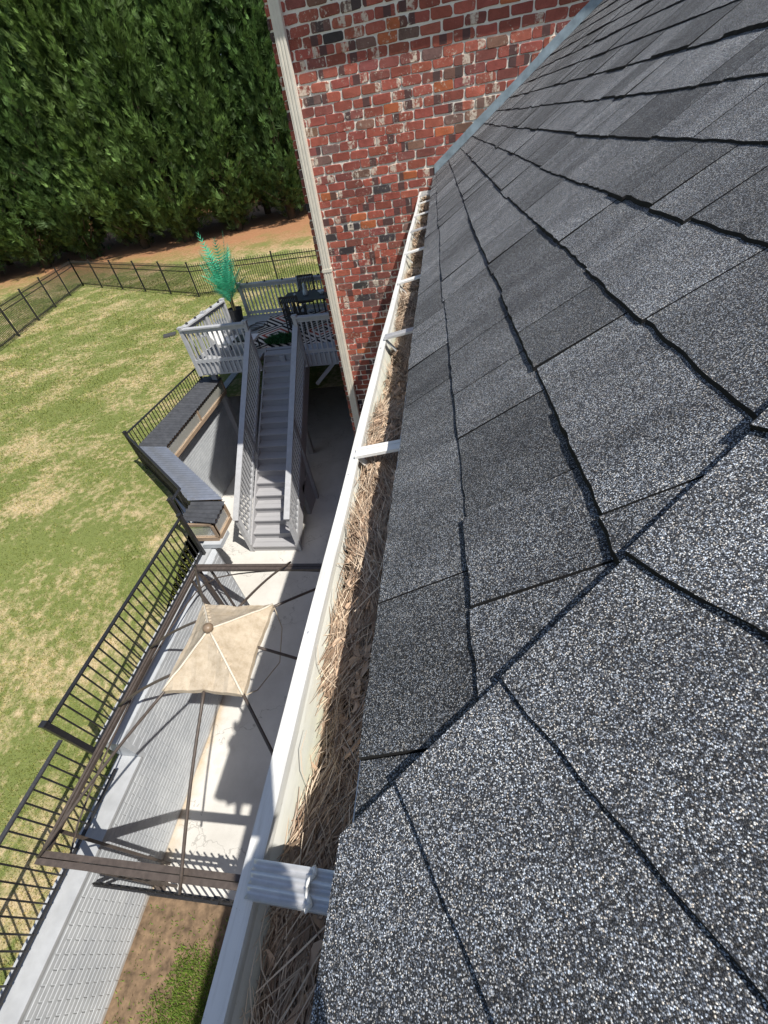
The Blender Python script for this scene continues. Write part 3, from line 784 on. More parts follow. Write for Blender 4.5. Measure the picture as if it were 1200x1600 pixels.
# stairs
stair = thing('deck_stairs', 'grey timber staircase with baluster handrails from patio up to deck', 'stairs', (-4.2, 6.3, 0))
NS = 17; SX0, SX1 = -4.79, -3.66; SY0, SY1 = 6.30, 10.62
rz_ = DZ/NS; ry = (SY1-SY0)/NS
for k in range(NS):
    z = (k+1)*rz_; y = SY0+k*ry
    if k < NS-1 or True:
        for (a, b) in ((-.028, ry*.5-.004), (ry*.5+.001, ry-.002+.01)):
            MB().span((SX0+.02, y+a, z-.034), (SX1-.02, y+b, z)).build('tread_board', DECKS, stair)
        MB().span((SX0+.02, y+.001, z-rz_+.001), (SX1-.02, y+.02, z-.036)).build('riser', DECKS, stair)
slope = rz_/ry
for x in (SX0, SX1):
    m = MB(); q = []
    for (y, z) in ((SY0-.03, 0.0), (SY0-.03, rz_+.06), (SY1, DZ+.07), (SY1, DZ-.30), (SY0+.28, 0.0)):
        q.append((y, z))
    m.add([(x-.02, y, z) for y, z in q]+[(x+.02, y, z) for y, z in q], [(4, 3, 2, 1, 0), (5, 6, 7, 8, 9)]+[(i, (i+1) % 5, 5+(i+1) % 5, 5+i) for i in range(5)])
    m.build('stringer', DECKS, stair)
    xo = x+(-.045 if x == SX0 else .045)
    za = lambda y: (y-SY0)*slope+rz_
    ya, yb = SY0+.0, 10.1
    MB().bar((xo, ya-.05, za(ya-.05)+.95), (xo, yb, za(yb)+.95), .135, .035).build('cap_rail', RAILP, stair)
    MB().bar((xo, ya, za(ya)+.885), (xo, yb, za(yb)+.885), .04, .08).build('top_rail', RAILP, stair)
    MB().bar((xo, ya, za(ya)+.13), (xo, yb, za(yb)+.13), .04, .08).build('bottom_rail', RAILP, stair)
    nb = 33
    for k in range(1, nb):
        y = ya+(yb-ya)*k/nb; MB().bar((xo, y, za(y)+.05), (xo, y, za(y)+.88), .034, .034, (0, 1, 0)).build('baluster', RAILP, stair)
    for y in (SY0+.02, 8.2): MB().bar((xo, y, 0 if y < 7 else 0), (xo, y, za(y)+.93), .092, .092, (0, 1, 0)).build('newel_post', RAILP if y < 7 else DECKS, stair)
MB().span((-3.74, 7.55, 0), (-3.64, 8.35, .9)).build('support_panel', DECKS, stair)

# ------------------------------------------------------------------ things on the deck
tag(MB().span((-5.55, 10.85, DZ+.002), (-1.9, 13.45, DZ+.012)).build('area_rug', RUG), 'cream, black and red diamond patterned rug on the deck', 'rug')
def blades(n, base_fn, L, w_, spread, tone=(.6, 1.3)):
    m = MB()
    for _ in range(n):
        x, y, z = base_fn(); a = rnd.uniform(0, 6.28); sp = rnd.uniform(0, spread); l = rnd.uniform(.6, 1.1)*L
        d = Vector((math.cos(a)*sp, math.sin(a)*sp, 1)).normalized()*l; s = Vector((-math.sin(a), math.cos(a), 0))*w_
        k = rnd.uniform(*tone); m.add([Vector((x, y, z))-s, Vector((x, y, z))+s, Vector((x, y, z))+d], [(0, 1, 2)], 0, (k, k, k*.9, 1))
    return m
gt = thing('leafy_plant', 'low dark green bushy plant lying on the patterned rug', 'plant', (-4.45, 11.15, DZ+.012))
MB().lathe((-4.45, 11.15, DZ+.012), [(.10, 0), (.13, .10), (.12, .11)], 12).build('pot', BLK, gt)
def rb():
    a = rnd.uniform(0, 6.28); r = math.sqrt(rnd.random())
    return (-4.45+.52*r*math.cos(a), 11.15+.26*r*math.sin(a), DZ+.05+rnd.uniform(0, .2)*(1-r))
blades(1500, rb, .13, .012, 1.4).build('foliage', TURFG, gt)
# palm
PX, PY = -6.62, 13.35
palm = thing('potted_palm', 'bright green artificial palm in a black pot at the deck edge', 'potted plant', (PX, PY, DZ))
MB().lathe((PX, PY, DZ), [(.17, 0), (.24, .36), (.25, .38), (.22, .38), (.21, .34), (.01, .33)], 14).build('pot', BLK, palm)
st_ = MB()
for k in range(5): st_.tube([(PX+.03*math.cos(k), PY+.03*math.sin(k), DZ+.3), (PX+.06*math.cos(k*1.3), PY+.06*math.sin(k*1.3), DZ+.95)], .022, 6)
st_.build('stem', plain('palm_stem', (.10, .09, .04), .8), palm)
for k in range(30):
    a = k*2.4+rnd.uniform(-.3, .3); up = rnd.uniform(.62, 1.12); L = rnd.uniform(.8, 1.25); m = MB()
    o = Vector((PX+.05*math.cos(a), PY+.05*math.sin(a), DZ+rnd.uniform(.55, .95)))
    hz = Vector((math.cos(a), math.sin(a), 0)); sd = Vector((-math.sin(a), math.cos(a), 0))
    prev = o
    for i in range(1, 19):
        t = i/18; c = o+hz*(L*t*(1-up*.62))+Vector((0, 0, L*(t*up*1.15-.55*t*t*(1.15-up))))
        dv = (c-prev).normalized(); tw = .30*math.sin(math.pi*min(1, t*.92+.05))+.05
        for sg in (-1, 1):
            tip = c+dv*.12+sd*sg*tw*.62+Vector((0, 0, -.05*tw/.3)); k_ = rnd.uniform(.7, 1.35)
            m.add([c-dv*.021, c+dv*.021, tip], [(0, 1, 2)], 0, (k_, k_, k_, 1)); m.add([prev-sd*.006, prev+sd*.006, c], [(0, 1, 2)], 0, (.5, .5, .5, 1))
        prev = c
    m.build('frond', PALM, palm)
# dining table and chairs
tb = thing('dining_table', 'dark rectangular outdoor dining table standing on the rug', 'table', (-3.65, 12.55, DZ+.012))
TZ = DZ+.74
MB().span((-4.62, 12.08, TZ-.03), (-2.5, 13.0, TZ)).build('table_top', TABLE, tb)
for x in (-4.5, -2.62):
    for y in (12.18, 12.9): MB().span((x-.03, y-.03, DZ+.012), (x+.03, y+.03, TZ-.031)).build('leg', BLK, tb)
def chair(name, label, loc, rz, group=None):
    t = thing(name, label, 'chair', (0, 0, 0), group)
    MB().box((0, 0, .43), (.50, .48, .04)).build('seat', BLK, t)
    for x in (-.24, .24):
        MB().bar((x, -.22, 0), (x, -.22, .64), .03, .03).build('leg', BLK, t)
        MB().bar((x, .25, 0), (x, .22, .45), .03, .03).build('leg', BLK, t)
        MB().bar((x, -.24, .64), (x, .25, .66), .045, .025).build('armrest', BLK, t)
        MB().bar((x, .22, .45), (x, .31, 1.02), .03, .03).build('back_post', BLK, t)
    MB().bar((-.24, .31, 1.01), (.24, .31, 1.01), .035, .05).build('top_bar', BLK, t)
    for k in range(9): MB().bar((-.2+k*.05, .235, .50), (-.2+k*.05, .305, 1.0), .022, .008).build('back_slat', BLK, t)
    t.location = loc; t.rotation_euler = (0, 0, rz)
    return t
chair('patio_chair', 'black slatted patio chair with its back to the staircase', (-4.12, 11.78, DZ+.012), math.pi)
chair('patio_chair', 'black slatted patio chair against the back railing, facing the staircase', (-4.15, 13.2, DZ+.012), 0, 'chairs behind the dining table')
chair('patio_chair', 'black slatted patio chair against the back railing, facing the staircase', (-3.35, 13.2, DZ+.012), 0, 'chairs behind the dining table')
tag(MB().lathe((-3.95, 12.55, TZ), [(.05, 0), (.085, .02), (.07, .12), (.035, .2), (.045, .26), (.03, .3), (.001, .33)], 12).build('figurine', GLAZE, None, True), 'pale blue glazed statuette standing on the dark table', 'ornament')
tag(MB().lathe((-3.45, 12.5, TZ), [(.04, 0), (.05, .01), (.12, .09), (.11, .09), (.045, .02), (.001, .018)], 12).build('bowl', GLAZE, None, True), 'pale blue bowl lying on the dark table', 'bowl')
tag(MB().lathe((-4.22, 12.4, TZ), [(.03, 0), (.032, .10), (.024, .11), (.001, .112)], 10).build('cup', GLAZE, None, True), 'small pale cup near the corner of the dark table', 'cup')
# lounge furniture behind the front railing
lo = thing('lounge_chair', 'black and white folding lounger behind the front deck railing', 'lounger', (-5.6, 10.75, DZ))
MB().box((-5.5, 10.75, DZ+.32), (1.0, .55, .05)).build('seat', WHITEF, lo)
MB().box((-5.38, 10.7, DZ+.37), (.34, .45, .04)).build('cushion', BLK, lo)
MB().bar((-5.98, 10.75, DZ+.33), (-6.2, 10.78, DZ+.62), .5, .05).build('backrest', WHITEF, lo)
for x in (-5.92, -5.08):
    for y in (10.53, 10.97): MB().bar((x, y, DZ), (x, y, DZ+.30), .03, .03).build('leg', BLK, lo)
m = MB(); pts = [(-5.9+.26*math.cos(t*.55)+.012*t, 12.3+.2*math.sin(t*.55), DZ+.02+.004*t) for t in range(40)]
tag(m.tube(pts, .014, 6).build('garden_hose', plain('dark_grey_hose', (.09, .09, .09), .5), None, True), 'dark grey coiled hose on the deck near the palm', 'hose')

# ------------------------------------------------------------------ glazed planting boxes with corrugated lids on the wall bend
gb = thing('glazed_hutch', 'bent timber framed hutch with glass panes and black corrugated lids', 'hutch', (-5.6, 6.5, ZF))
def corr(a, b, c, d, waves, name='corrugated_lid', amp=.012, mt=None):
    """lid a-b along the eave, d-c along the high side; ridges run from a to d"""
    a, b, c, d = map(Vector, (a, b, c, d)); n = waves*6; m = MB(); up = (b-a).cross(d-a).normalized()
    if up.z < 0: up = -up
    for i in range(n+1):
        t = i/n; off = up*amp*math.sin(i*math.pi/3)
        m.v += [tuple(a.lerp(b, t)+off), tuple(d.lerp(c, t)+off), tuple(a.lerp(b, t)+off-up*.006), tuple(d.lerp(c, t)+off-up*.006)]
    for i in range(n):
        o = i*4
        for f in ((o, o+4, o+5, o+1), (o+2, o+3, o+7, o+6), (o, o+2, o+6, o+4), (o+1, o+5, o+7, o+3)): m.f.append(f); m.m.append(0); m.a.append(None)
    m.add([], []); return m.build(name, mt or CORR, gb)
HT = CZ-4.62; HBt = CZ-5.03
corr((-6.26, 10.5, HT), (-6.26, 7.16, HT), (-6.90, 7.12, HT+.08), (-6.78, 10.5, HT+.08), 30, amp=.014)
corr((-6.24, 7.14, HT+.002), (-4.13, 5.30, HT+.002), (-4.75, 5.22, HT+.07), (-6.92, 7.10, HT+.082), 25, amp=.019, mt=plain('corrugated_lit_metal', (.55, .56, .58), .28, .12, 9, .85))  # black lid coloured pale and metallic to stand in for its sunlit sheen
corr((-4.08, 5.27, HT-.02), (-4.06, 4.70, HT-.02), (-4.70, 4.74, HT+.04), (-4.70, 5.22, HT+.04), 5, amp=.016)
def glazed(a, b, z0, z1, n):
    a, b = Vector((*a, 0)), Vector((*b, 0)); d = (b-a); L = d.length; d /= L
    Z = lambda p, z: p+Vector((0, 0, z))
    MB().bar(Z(a, z0), Z(b, z0), .07, .09).build('sill_beam', WOOD, gb)
    MB().bar(Z(a, z1), Z(b, z1), .05, .05).build('head_beam', WOOD, gb)
    for i in range(n+1):
        p = a+d*(L*i/n); MB().bar(Z(p, z0+.046), Z(p, z1-.026), .055, .055, d).build('mullion', WOOD, gb)
        if i < n:
            q = a+d*(L*(i+1)/n)
            MB().bar(Z(p+d*.03, (z0+z1)/2), Z(q-d*.03, (z0+z1)/2), .008, z1-z0-.10).build('pane', GLASS, gb)
glazed((-6.33, 7.2), (-6.33, 10.48), HBt, HT-.05, 2)
glazed((-6.33, 7.2), (-4.22, 5.34), HBt, HT-.05, 3)
glazed((-4.15, 5.26), (-4.15, 4.76), HBt-.02, HT-.08, 1)
glazed((-4.15, 4.74), (-4.66, 4.74), HBt-.02, HT-.08, 1)
fl = MB().prism([(-6.36, 7.22), (-6.36, 10.48), (-6.86, 10.48), (-6.9, 7.18), (-4.72, 5.24), (-4.22, 5.36)], HBt-.04, HBt-.01)
fl.prism([(-4.17, 4.77), (-4.17, 5.24), (-4.64, 5.24), (-4.64, 4.77)], HBt-.06, HBt-.03); fl.build('floor', WOOD, gb)
bk = MB().prism([(-6.86, 10.48), (-6.88, 10.48), (-6.93, 7.18), (-6.9, 7.18)], HBt-.04, HT+.05).prism([(-6.90, 7.18), (-6.92, 7.17), (-4.74, 5.24), (-4.72, 5.26)], HBt-.04, HT+.04)
bk.build('back_board', CORR, gb)
m = MB().span((-4.45, 4.62, ZF+.01), (-4.1, 4.98, HBt-.065)); m.build('support_block', GB, gb)

# ------------------------------------------------------------------ gazebo
gz = thing('steel_gazebo', 'brown steel gazebo frame with only its small tan vent canopy left', 'gazebo', (-2.52, 2.04, 0))
GX_, GY_ = (-4.07, -.97), (.23, 3.85); GZB = CZ-4.8
for x in GX_:
    for y in GY_:
        sx = 1 if x < -2.5 else -1; sy = 1 if y < 2 else -1
        m = MB().bar((x, y, 0), (x, y, GZB), .05, .05).bar((x+sx*.22, y, 0), (x+sx*.22, y, GZB), .03, .03).bar((x, y+sy*.22, 0), (x, y+sy*.22, GZB), .03, .03)
        m.box((x, y, .01), (.16, .16, .02)); m.build('corner_post', BROWN, gz)
for y in GY_:
    MB().bar((GX_[0]-.03, y-.028, GZB), (GX_[1]+.03, y-.028, GZB), .05, .05).bar((GX_[0]-.03, y+.03, GZB+.004), (GX_[1]+.03, y+.03, GZB+.004), .05, .05).build('beam', BROWN, gz)
    m = MB(); s = 1 if y < 2 else -1; arc = [(GX_[0]+.05+(GX_[1]-GX_[0]-.1)*t, y+s*.012, GZB-.36+.30*math.sin(math.pi*t)**.6) for t in np.linspace(0, 1, 15)]
    m.tube(arc, .011, 6)
    for t in (.15, .35, .65, .85): m.bar((GX_[0]+.05+(GX_[1]-GX_[0]-.1)*t, y+s*.012, GZB-.36+.30*math.sin(math.pi*t)**.6), (GX_[0]+.05+(GX_[1]-GX_[0]-.1)*t, y+s*.012, GZB-.02), .012, .012)
    m.build('arched_rod', BROWN, gz)
for x in GX_:
    MB().bar((x-.02, GY_[0]+.06, GZB), (x-.02, GY_[1]-.06, GZB), .028, .048).bar((x+.024, GY_[0]+.06, GZB+.003), (x+.024, GY_[1]-.06, GZB+.003), .024, .048).build('beam', BROWN, gz)
    m = MB(); s = 1 if x < -2.5 else -1; arc = [(x+s*.012, GY_[0]+.05+(GY_[1]-GY_[0]-.1)*t, GZB-.36+.30*math.sin(math.pi*t)**.6) for t in np.linspace(0, 1, 15)]
    m.tube(arc, .011, 6); m.build('arched_rod', BROWN, gz)
CX, CY, CZc, PZ = -2.52, 2.06, CZ-3.90, CZ-3.58
HXc, HYc = .44, .52
def rib(a, b, over=0.0, sag=.05):
    a, b = Vector(a), Vector(b); d = (a-b).normalized(); a2 = a+d*over
    pts = []
    for t in np.linspace(0, 1, 9): p = a2.lerp(b, t); pts.append(p+Vector((0, 0, sag*math.sin(math.pi*t))))
    return MB().tube(pts, .0165, 7).build('roof_rib', BROWN, gz, True)
for sx in (-1, 1):
    for sy in (-1, 1):
        xx = GX_[0] if sx < 0 else GX_[1]; yy = GY_[0] if sy < 0 else GY_[1]
        rib((xx, yy, GZB+.05), (CX+sx*HXc*.9, CY+sy*HYc*.9, CZc-.01))
for y, sy in ((GY_[0], -1), (GY_[1], 1)): rib((CX, y, GZB+.06), (CX, CY+sy*HYc*.9, CZc-.02), .14)
for x, sx in ((GX_[0], -1), (GX_[1], 1)):
    for dy in (-.32, .32) if sx < 0 else (0,): rib((x, CY+dy*1.2, GZB+.05), (CX+sx*HXc*.9, CY+dy, CZc-.02), .03)
rg = MB()
for s in (-1, 1):
    rg.bar((CX-HXc*.9, CY+s*HYc*.9, CZc-.03), (CX+HXc*.9, CY+s*HYc*.9, CZc-.03), .03, .03)
    rg.bar((CX+s*HXc*.9, CY-HYc*.87, CZc-.03), (CX+s*HXc*.9, CY+HYc*.87, CZc-.03), .03, .03)
for sx in (-1, 1):
    for sy in (-1, 1): rg.tube([(CX+sx*HXc*.9, CY+sy*HYc*.9, CZc-.02), (CX, CY, PZ-.04)], .013, 6)
rg.build('crown_frame', BROWN, gz)
m = MB(); N = 16
def cp(u, v):
    a = max(abs(u), abs(v)); z = CZc+(PZ-CZc)*(1-a)**1.08
    edge = .018*math.sin(u*9+v*5)*a+.008*math.sin(u*23)*a+.008*math.sin(v*19)*a
    hipf = -.028*(1-abs(abs(u)-abs(v)))*0+ -.03*math.sin(math.pi*a)*min(1, abs(abs(u)-abs(v))*2.2)
    bow = 1-.055*(1-min(abs(u), abs(v))/max(a, .01))*a
    return (CX+HXc*u*bow, CY+HYc*v*bow, z+hipf+edge*.5)
vs = [cp(-1+2*i/N, -1+2*j/N) for i in range(N+1) for j in range(N+1)]
m.add(vs, [(i*(N+1)+j, (i+1)*(N+1)+j, (i+1)*(N+1)+j+1, i*(N+1)+j+1) for i in range(N) for j in range(N)])
bd = [(-1+2*i/N, -1) for i in range(N)]+[(1, -1+2*i/N) for i in range(N)]+[(1-2*i/N, 1) for i in range(N)]+[(-1, 1-2*i/N) for i in range(N)]
e = [cp(*b) for b in bd]; n = len(e)
m.add(e+[(CX+(p[0]-CX)*1.01, CY+(p[1]-CY)*1.01, p[2]-.055+.006*math.sin(i*1.7)) for i, p in enumerate(e)], [(i, (i+1) % n, n+(i+1) % n, n+i) for i in range(n)])
can = m.build('vent_canopy', CANVAS, gz)
sm = MB()
for sx in (-1, 1):
    for sy in (-1, 1): sm.tube([Vector(cp(sx*t, sy*t))+Vector((0, 0, .006)) for t in np.linspace(.05, 1, 9)], .012, 5)
sm.build('seam', plain('canvas_seam', (.66, .6, .5), .9, .1, 30), can, True)
MB().lathe((CX, CY, PZ-.01), [(.035, 0), (.05, .02), (.055, .045), (.04, .075), (.001, .085)], 14).build('finial', plain('bronze_knob', (.22, .16, .11), .45), can, True)
m = MB(); pts = [(CX+HXc, CY+HYc, CZc-.03), (CX+HXc+.09, CY+.35, CZc-.22), (CX+HXc+.12, CY, CZc-.36), (CX+HXc+.03, CY-.38, CZc-.22), (CX+HXc-.02, CY-HYc, CZc-.05)]
m.tube(pts, .006, 5).build('hanging_strap', CANVAS, can, True)

# ------------------------------------------------------------------ lawn items
tag(MB().box((-11.2, 16.3, LZ+.01), (.50, .40, .05), .5).build('drain_cover', plain('drain_grey', (.06, .06, .06), .7)), 'flat dark grey drain cover set in the lawn', 'drain cover')

def grass_mesh(name, label, n, sampler, lmin, lmax, wd, mat=None):
    P = sampler(n); n = len(P)
    a = rng.uniform(0, 6.283, n); L = rng.uniform(lmin, lmax, n)*np.clip(1.0+.9*cnoise(P[:, 0]*5, P[:, 1]*5)*cnoise(P[:, 0]*2.1+3, P[:, 1]*2.3), .5, 2); ln = rng.uniform(.2, 1.1, n)
    dist = np.linalg.norm(P-np.array([0, 0, CZ]), axis=1); sc_ = np.clip(dist/8, .8, 3)
    w_ = wd*sc_; d = np.stack([np.cos(a)*ln, np.sin(a)*ln, np.ones(n)], 1); d /= np.linalg.norm(d, axis=1)[:, None]
    s = np.stack([-np.sin(a), np.cos(a), np.zeros(n)], 1)*w_[:, None]
    tip = P+d*(L*np.sqrt(sc_))[:, None]
    V = np.empty((n*3, 3)); V[0::3] = P-s; V[1::3] = P+s; V[2::3] = tip
    me = bpy.data.meshes.new(name); me.vertices.add(3*n); me.loops.add(3*n); me.polygons.add(n)
    me.vertices.foreach_set('co', V.ravel()); me.loops.foreach_set('vertex_index', np.arange(3*n))
    me.polygons.foreach_set('loop_start', np.arange(0, 3*n, 3)); me.update(calc_edges=True)
    k = rng.uniform(.55, 1.45, n); at = me.attributes.new('tone', 'FLOAT_COLOR', 'FACE')
    at.data.foreach_set('color', np.stack([k*rng.uniform(.9, 1.2, n), k, k*.9, np.ones(n)], 1).ravel())
    me.materials.append(mat or GRASS)
    return put(name, me, label=label, cat='grass', kind='stuff')
def cnoise(x, y):
    return (np.sin(x*.9+1.3*np.sin(y*.7))+np.sin(y*1.1+1.7*np.sin(x*.55+2))+.6*np.sin(x*2.3+y*1.9)+.5*np.sin(3.7*x-2.9*y+1))/3.1
def lawn_pts(n):
    out = []
    x = -4.5-26*rng.random(n*4)**1.3; y = -2.5+31*rng.random(n*4)**1.2
    wgt = np.minimum(1, (7.5/np.sqrt(x*x+y*y+30))**1.1)
    keep = (x < LX-.05) & ((x < -7.15) | (y < 4.4) | (y > 15))
    diag = (y >= 4.4) & (y < 7.3) & (x < LX-.1-2.4*(y-4.4)/2.9); keep |= diag & (x < LX)
    keep &= ~((x > -7.6) & (y > 9.9) & (y < 14.2))
    keep &= rng.random(n*4) < wgt
    keep &= rng.random(n*4) < np.clip(.78+.5*cnoise(x, y), .15, 1)
    x, y = x[keep][:n], y[keep][:n]
    z = np.where(y > 5, CZ-5.22, np.where(y > 1.4, CZ-5.22-(5-y)*.15, CZ-5.76-(1.4-y)*.04))+np.where(y < 28, 0, np.minimum(1.2, (y-28)*.07))-.005
    return np.stack([x, y, z], 1)
grass_mesh('lawn_grass', 'patchy green and straw coloured lawn grass beyond the railings', 260000, lawn_pts, .02, .05, .0055)
def side_pts(n):
    x = rng.uniform(-4.15, .3, n*3); y = rng.uniform(-2.6, .02, n*3)
    e = np.minimum(x+3.62-.10*y, -1.1*y-.22)*3.5+.55*cnoise(x*2.2, y*2.2)+.25*cnoise(x*7, y*6)
    keep = rng.random(n*3) < np.clip(.12+e, .035, 1)
    x, y = x[keep][:n], y[keep][:n]
    return np.stack([x, y, np.full(len(x), -.01)], 1)
grass_mesh('side_grass', 'short green grass below the patio end fence, between wall and house', 85000, side_pts, .03, .07, .0065, m_leaf('side_blades', (.15, .235, .045), (.15, .235, .045), .3))

# ------------------------------------------------------------------ conifers
def conifer_mesh(seed, H, R):
    g = np.random.default_rng(seed); U = g.uniform
    nrm = lambda v: v/(np.linalg.norm(v, axis=-1, keepdims=True)+1e-9)
    B, S, K = 1150, 12, 7
    t = U(0, 1, B); a = U(0, 6.283, B)
    lump = .5+.2*np.sin(a*3+t*17+seed)+.3*np.sin(a*6-t*47+2*seed)
    rad = R*(1-t)**.72*(.42+.62*lump+U(0, .16, B))
    rad = np.maximum(np.where(t < .10, rad*(.5+t*5), rad), .3)
    hz = np.stack([np.cos(a), np.sin(a), np.zeros(B)], 1); up = np.array([0, 0, 1.])
    u = 1-.6*U(0, 1, B)**1.7
    c0 = hz*(rad*u)[:, None]+up*(.6+t*(H-1.6)+rad*.42*u*u)[:, None]
    ax = nrm(hz*U(.25, .8, B)[:, None]+up*U(.55, 1.1, B)[:, None]+g.normal(0, .2, (B, 3)))
    PL = U(1.0, 2.5, B); bk = U(.6, 1.4, B)
    f = np.linspace(0, 1, S)[None, :, None]
    c = c0[:, None]+ax[:, None]*PL[:, None, None]*(f-.4)+g.normal(0, 1, (B, S, 3))*(.05+.16*(1-f))
    dr = nrm(ax[:, None]+g.normal(0, 1, (B, S, 3))*(.17+.26*(1-f)))
    sd = nrm(np.cross(dr, g.normal(0, 1, (B, S, 3)))); nr = np.cross(dr, sd)
    L = U(.34, .66, (B, S, 1))*(1.2-.5*f)
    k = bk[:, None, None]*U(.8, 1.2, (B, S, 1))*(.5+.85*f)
    ang = np.array([0, .28, -.28, .5, -.5, .75, -.75])[None, None, :, None]; ll = np.array([1, .9, .9, .72, .72, .5, .5])[None, None, :, None]
    ang = ang+g.normal(0, .1, (B, S, K, 1))
    dd = dr[:, :, None]*np.cos(ang)+sd[:, :, None]*np.sin(ang)+nr[:, :, None]*g.normal(0, .16, (B, S, K, 1))
    o = np.broadcast_to(c[:, :, None], dd.shape); Lk = L[:, :, None]*ll*U(.8, 1.2, (B, S, K, 1))
    tip = o+dd*Lk; md = o+dd*Lk*.45
    sw = nrm(np.cross(dd, nr[:, :, None]))*.022*U(.7, 1.4, (B, S, K, 1))
    V = np.stack([o, md+sw, tip, md-sw], 3).reshape(-1, 3); nq = len(V)//4
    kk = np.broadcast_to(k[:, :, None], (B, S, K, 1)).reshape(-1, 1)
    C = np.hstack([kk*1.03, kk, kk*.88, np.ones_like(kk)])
    me = bpy.data.meshes.new('crown'); me.vertices.add(4*nq); me.loops.add(4*nq); me.polygons.add(nq)
    me.vertices.foreach_set('co', V.ravel()); me.loops.foreach_set('vertex_index', np.arange(4*nq)); me.polygons.foreach_set('loop_start', np.arange(0, 4*nq, 4))
    me.update(calc_edges=True)
    at = me.attributes.new('tone', 'FLOAT_COLOR', 'FACE'); at.data.foreach_set('color', np.array(C).ravel())
    me.materials.append(CONIF)
    m = MB().tube([(0, 0, -.3), (.05, .03, H*.3), (-.04, .05, H*.6), (0, 0, H*.92)], .30, 8, 0, .04)
    for k in range(26):
        z = .6+k*.16+g.uniform(-.1, .1); a = g.uniform(0, 6.283); r = R*.7
        m.tube([(0, 0, z), (math.cos(a)*r*.5, math.sin(a)*r*.5, z+.35), (math.cos(a)*r, math.sin(a)*r, z+1.0)], .05, 5, 0, .015)
    tr = m.mesh('trunk', BARK, (0, 0, 0), True)
    return me, tr
cv = [conifer_mesh(11, 17.0, 3.5), conifer_mesh(12, 16.2, 3.8), conifer_mesh(13, 18.0, 3.4)]
TR = [(-52, 30), (-47.5, 32), (-43.5, 34), (-39.2, 36), (-34.8, 38.2), (-30.6, 39.8), (-26.2, 40.8), (-21.8, 40.6), (-17.6, 41.8), (-13.4, 43.8), (-9.0, 46), (-4.5, 47.5)]
TR2 = [(-46.5, 39), (-41, 41.5), (-36, 43.5), (-31, 45.5), (-26.5, 46.5), (-21.5, 46.5), (-17, 47.8), (-12, 50), (-7, 52)]
for i, (x, y) in enumerate(TR+TR2):
    me, tr = cv[i % 3]; first = i < len(TR)
    t = thing('conifer_tree', 'tall dense dark green conifer in the front row beyond the fence' if first else 'tall dark green conifer half hidden behind the front conifer row', 'tree',
              (x+rnd.uniform(-.6, .6), y+rnd.uniform(-.5, .5), lawn_z(40)+rise(y)-.05), 'front row of conifers' if first else 'back row of conifers')
    t.location.x *= .87; t.location.y *= .87; t.location.z = lawn_z(40)+rise(t.location.y)-.05; t.rotation_euler = (0, 0, rnd.uniform(0, 6.28)); t.scale = [rnd.uniform(.92, 1.1)]*3
    put('crown', me, t); put('trunk', tr, t)

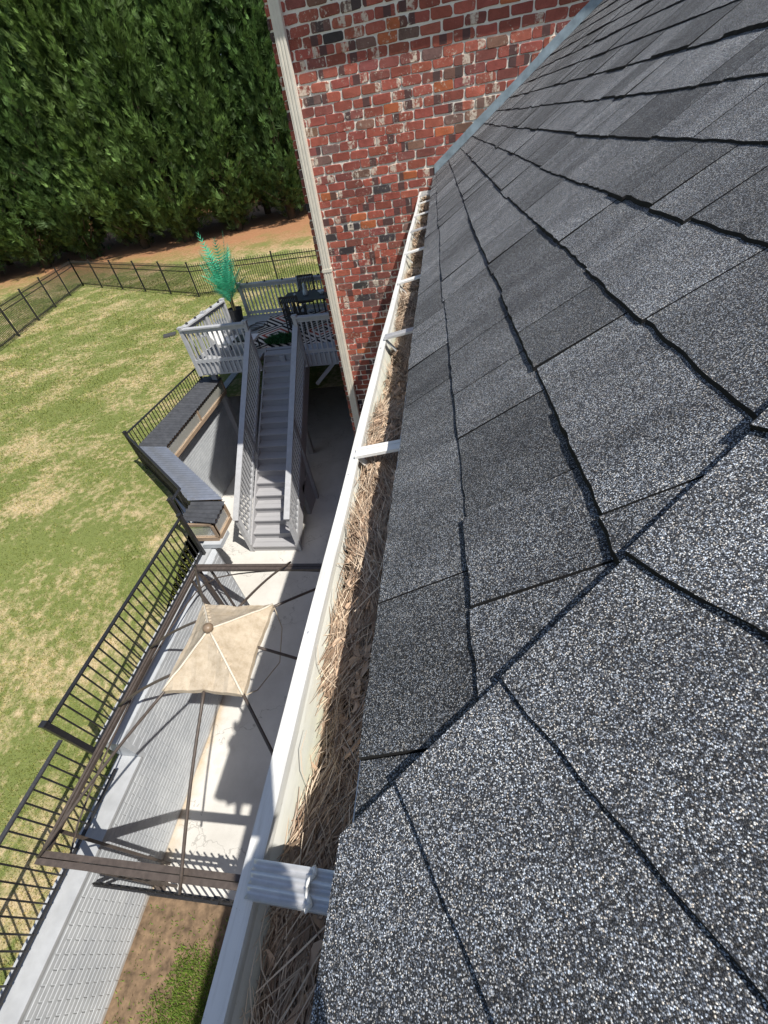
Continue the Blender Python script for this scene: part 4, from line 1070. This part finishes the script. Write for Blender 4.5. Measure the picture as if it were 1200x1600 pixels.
# ------------------------------------------------------------------ photographer crouching behind the lens (only the shadow falls into view)
def photographer():
    t = thing('person', 'person in a dark jacket and cap crouching on the roof, holding up a phone', 'person', (.5, -1.0, CZ-.1))
    J = [('hip', (.58, -1.05, .10), .15), ('waist', (.55, -.92, .20), .135), ('chest', (.50, -.74, .28), .155), ('neck', (.45, -.60, .36), .06), ('head', (.41, -.52, .44), .095), ('crown', (.40, -.50, .54), .07),
         ('rs', (.66, -.70, .26), .065), ('re', (.60, -.42, .08), .048), ('rw', (.62, -.22, -.02), .035), ('rh', (.63, -.16, -.03), .035),
         ('ls', (.34, -.68, .24), .065), ('le', (.22, -.45, .06), .048), ('lw', (.09, -.20, -.08), .034), ('lh', (.04, -.125, -.095), .036),
         ('rk', (.72, -.70, .10), .085), ('ra', (.78, -1.05, .03), .05), ('rf', (.80, -1.18, .06), .04),
         ('lk', (.42, -.85, -.06), .085), ('la', (.52, -1.25, -.03), .05), ('lf', (.54, -1.36, .0), .04)]
    E_ = [('hip', 'waist'), ('waist', 'chest'), ('chest', 'neck'), ('neck', 'head'), ('head', 'crown'), ('chest', 'rs'), ('rs', 're'), ('re', 'rw'), ('rw', 'rh'), ('chest', 'ls'), ('ls', 'le'), ('le', 'lw'), ('lw', 'lh'), ('hip', 'rk'), ('rk', 'ra'), ('ra', 'rf'), ('hip', 'lk'), ('lk', 'la'), ('la', 'lf')]
    idx = {j[0]: i for i, j in enumerate(J)}; b_ = base(t)
    me = bpy.data.meshes.new('body'); me.from_pydata([(p[0]-b_.x, p[1]-b_.y, p[2]+CZ-b_.z) for _, p, _ in J], [(idx[a], idx[b]) for a, b in E_], [])
    o = put('body', me, t); o.modifiers.new('skin', 'SKIN')
    for i, j in enumerate(J): me.skin_vertices[0].data[i].radius = (j[2], j[2]); me.skin_vertices[0].data[i].use_root = i == 0
    sb = o.modifiers.new('smooth', 'SUBSURF'); sb.levels = 2; sb.render_levels = 2
    me.materials.append(plain('dark_jacket', (.05, .06, .09), .9))
    MB().lathe((.405, -.51, CZ+.50), [(.112, 0), (.11, .06), (.07, .11), (.001, .125)], 14).bar((.36, -.42, CZ+.505), (.32, -.36, CZ+.485), .12, .012).build('cap', BLK, t, True)
    R_ = Vector(RC[:, 0]); U_ = -Vector(RC[:, 1]); B_ = -Vector(RC[:, 2]); cpos = Vector((0, 0, CZ))
    c = cpos+B_*.014-U_*.062+R_*.02; m = MB(); vs = []
    for k in (-.004, .004):
        for i, j in ((-.036, -.075), (.036, -.075), (.036, .075), (-.036, .075)): vs.append(c+R_*i+U_*j+B_*k)
    m.add(vs, [(3, 2, 1, 0), (4, 5, 6, 7), (0, 1, 5, 4), (1, 2, 6, 5), (2, 3, 7, 6), (3, 0, 4, 7)])
    tag(m.build('phone', BLK), 'black phone held up behind the roof edge by the crouching person', 'phone')
    fm = plain('skin', (.45, .28, .2), .6)
    hp = Vector((.04, -.125, CZ-.095))
    for i in range(5):
        q = c-U_*(.055-.024*i if i < 4 else .05)+R_*(-.04 if i < 4 else .042)
        MB().tube([hp.lerp(q, .2)+B_*.02, hp.lerp(q, .6)+B_*.024, q+B_*.010], .0085, 7, 0, .007).build('finger', fm, t, True)
photographer()
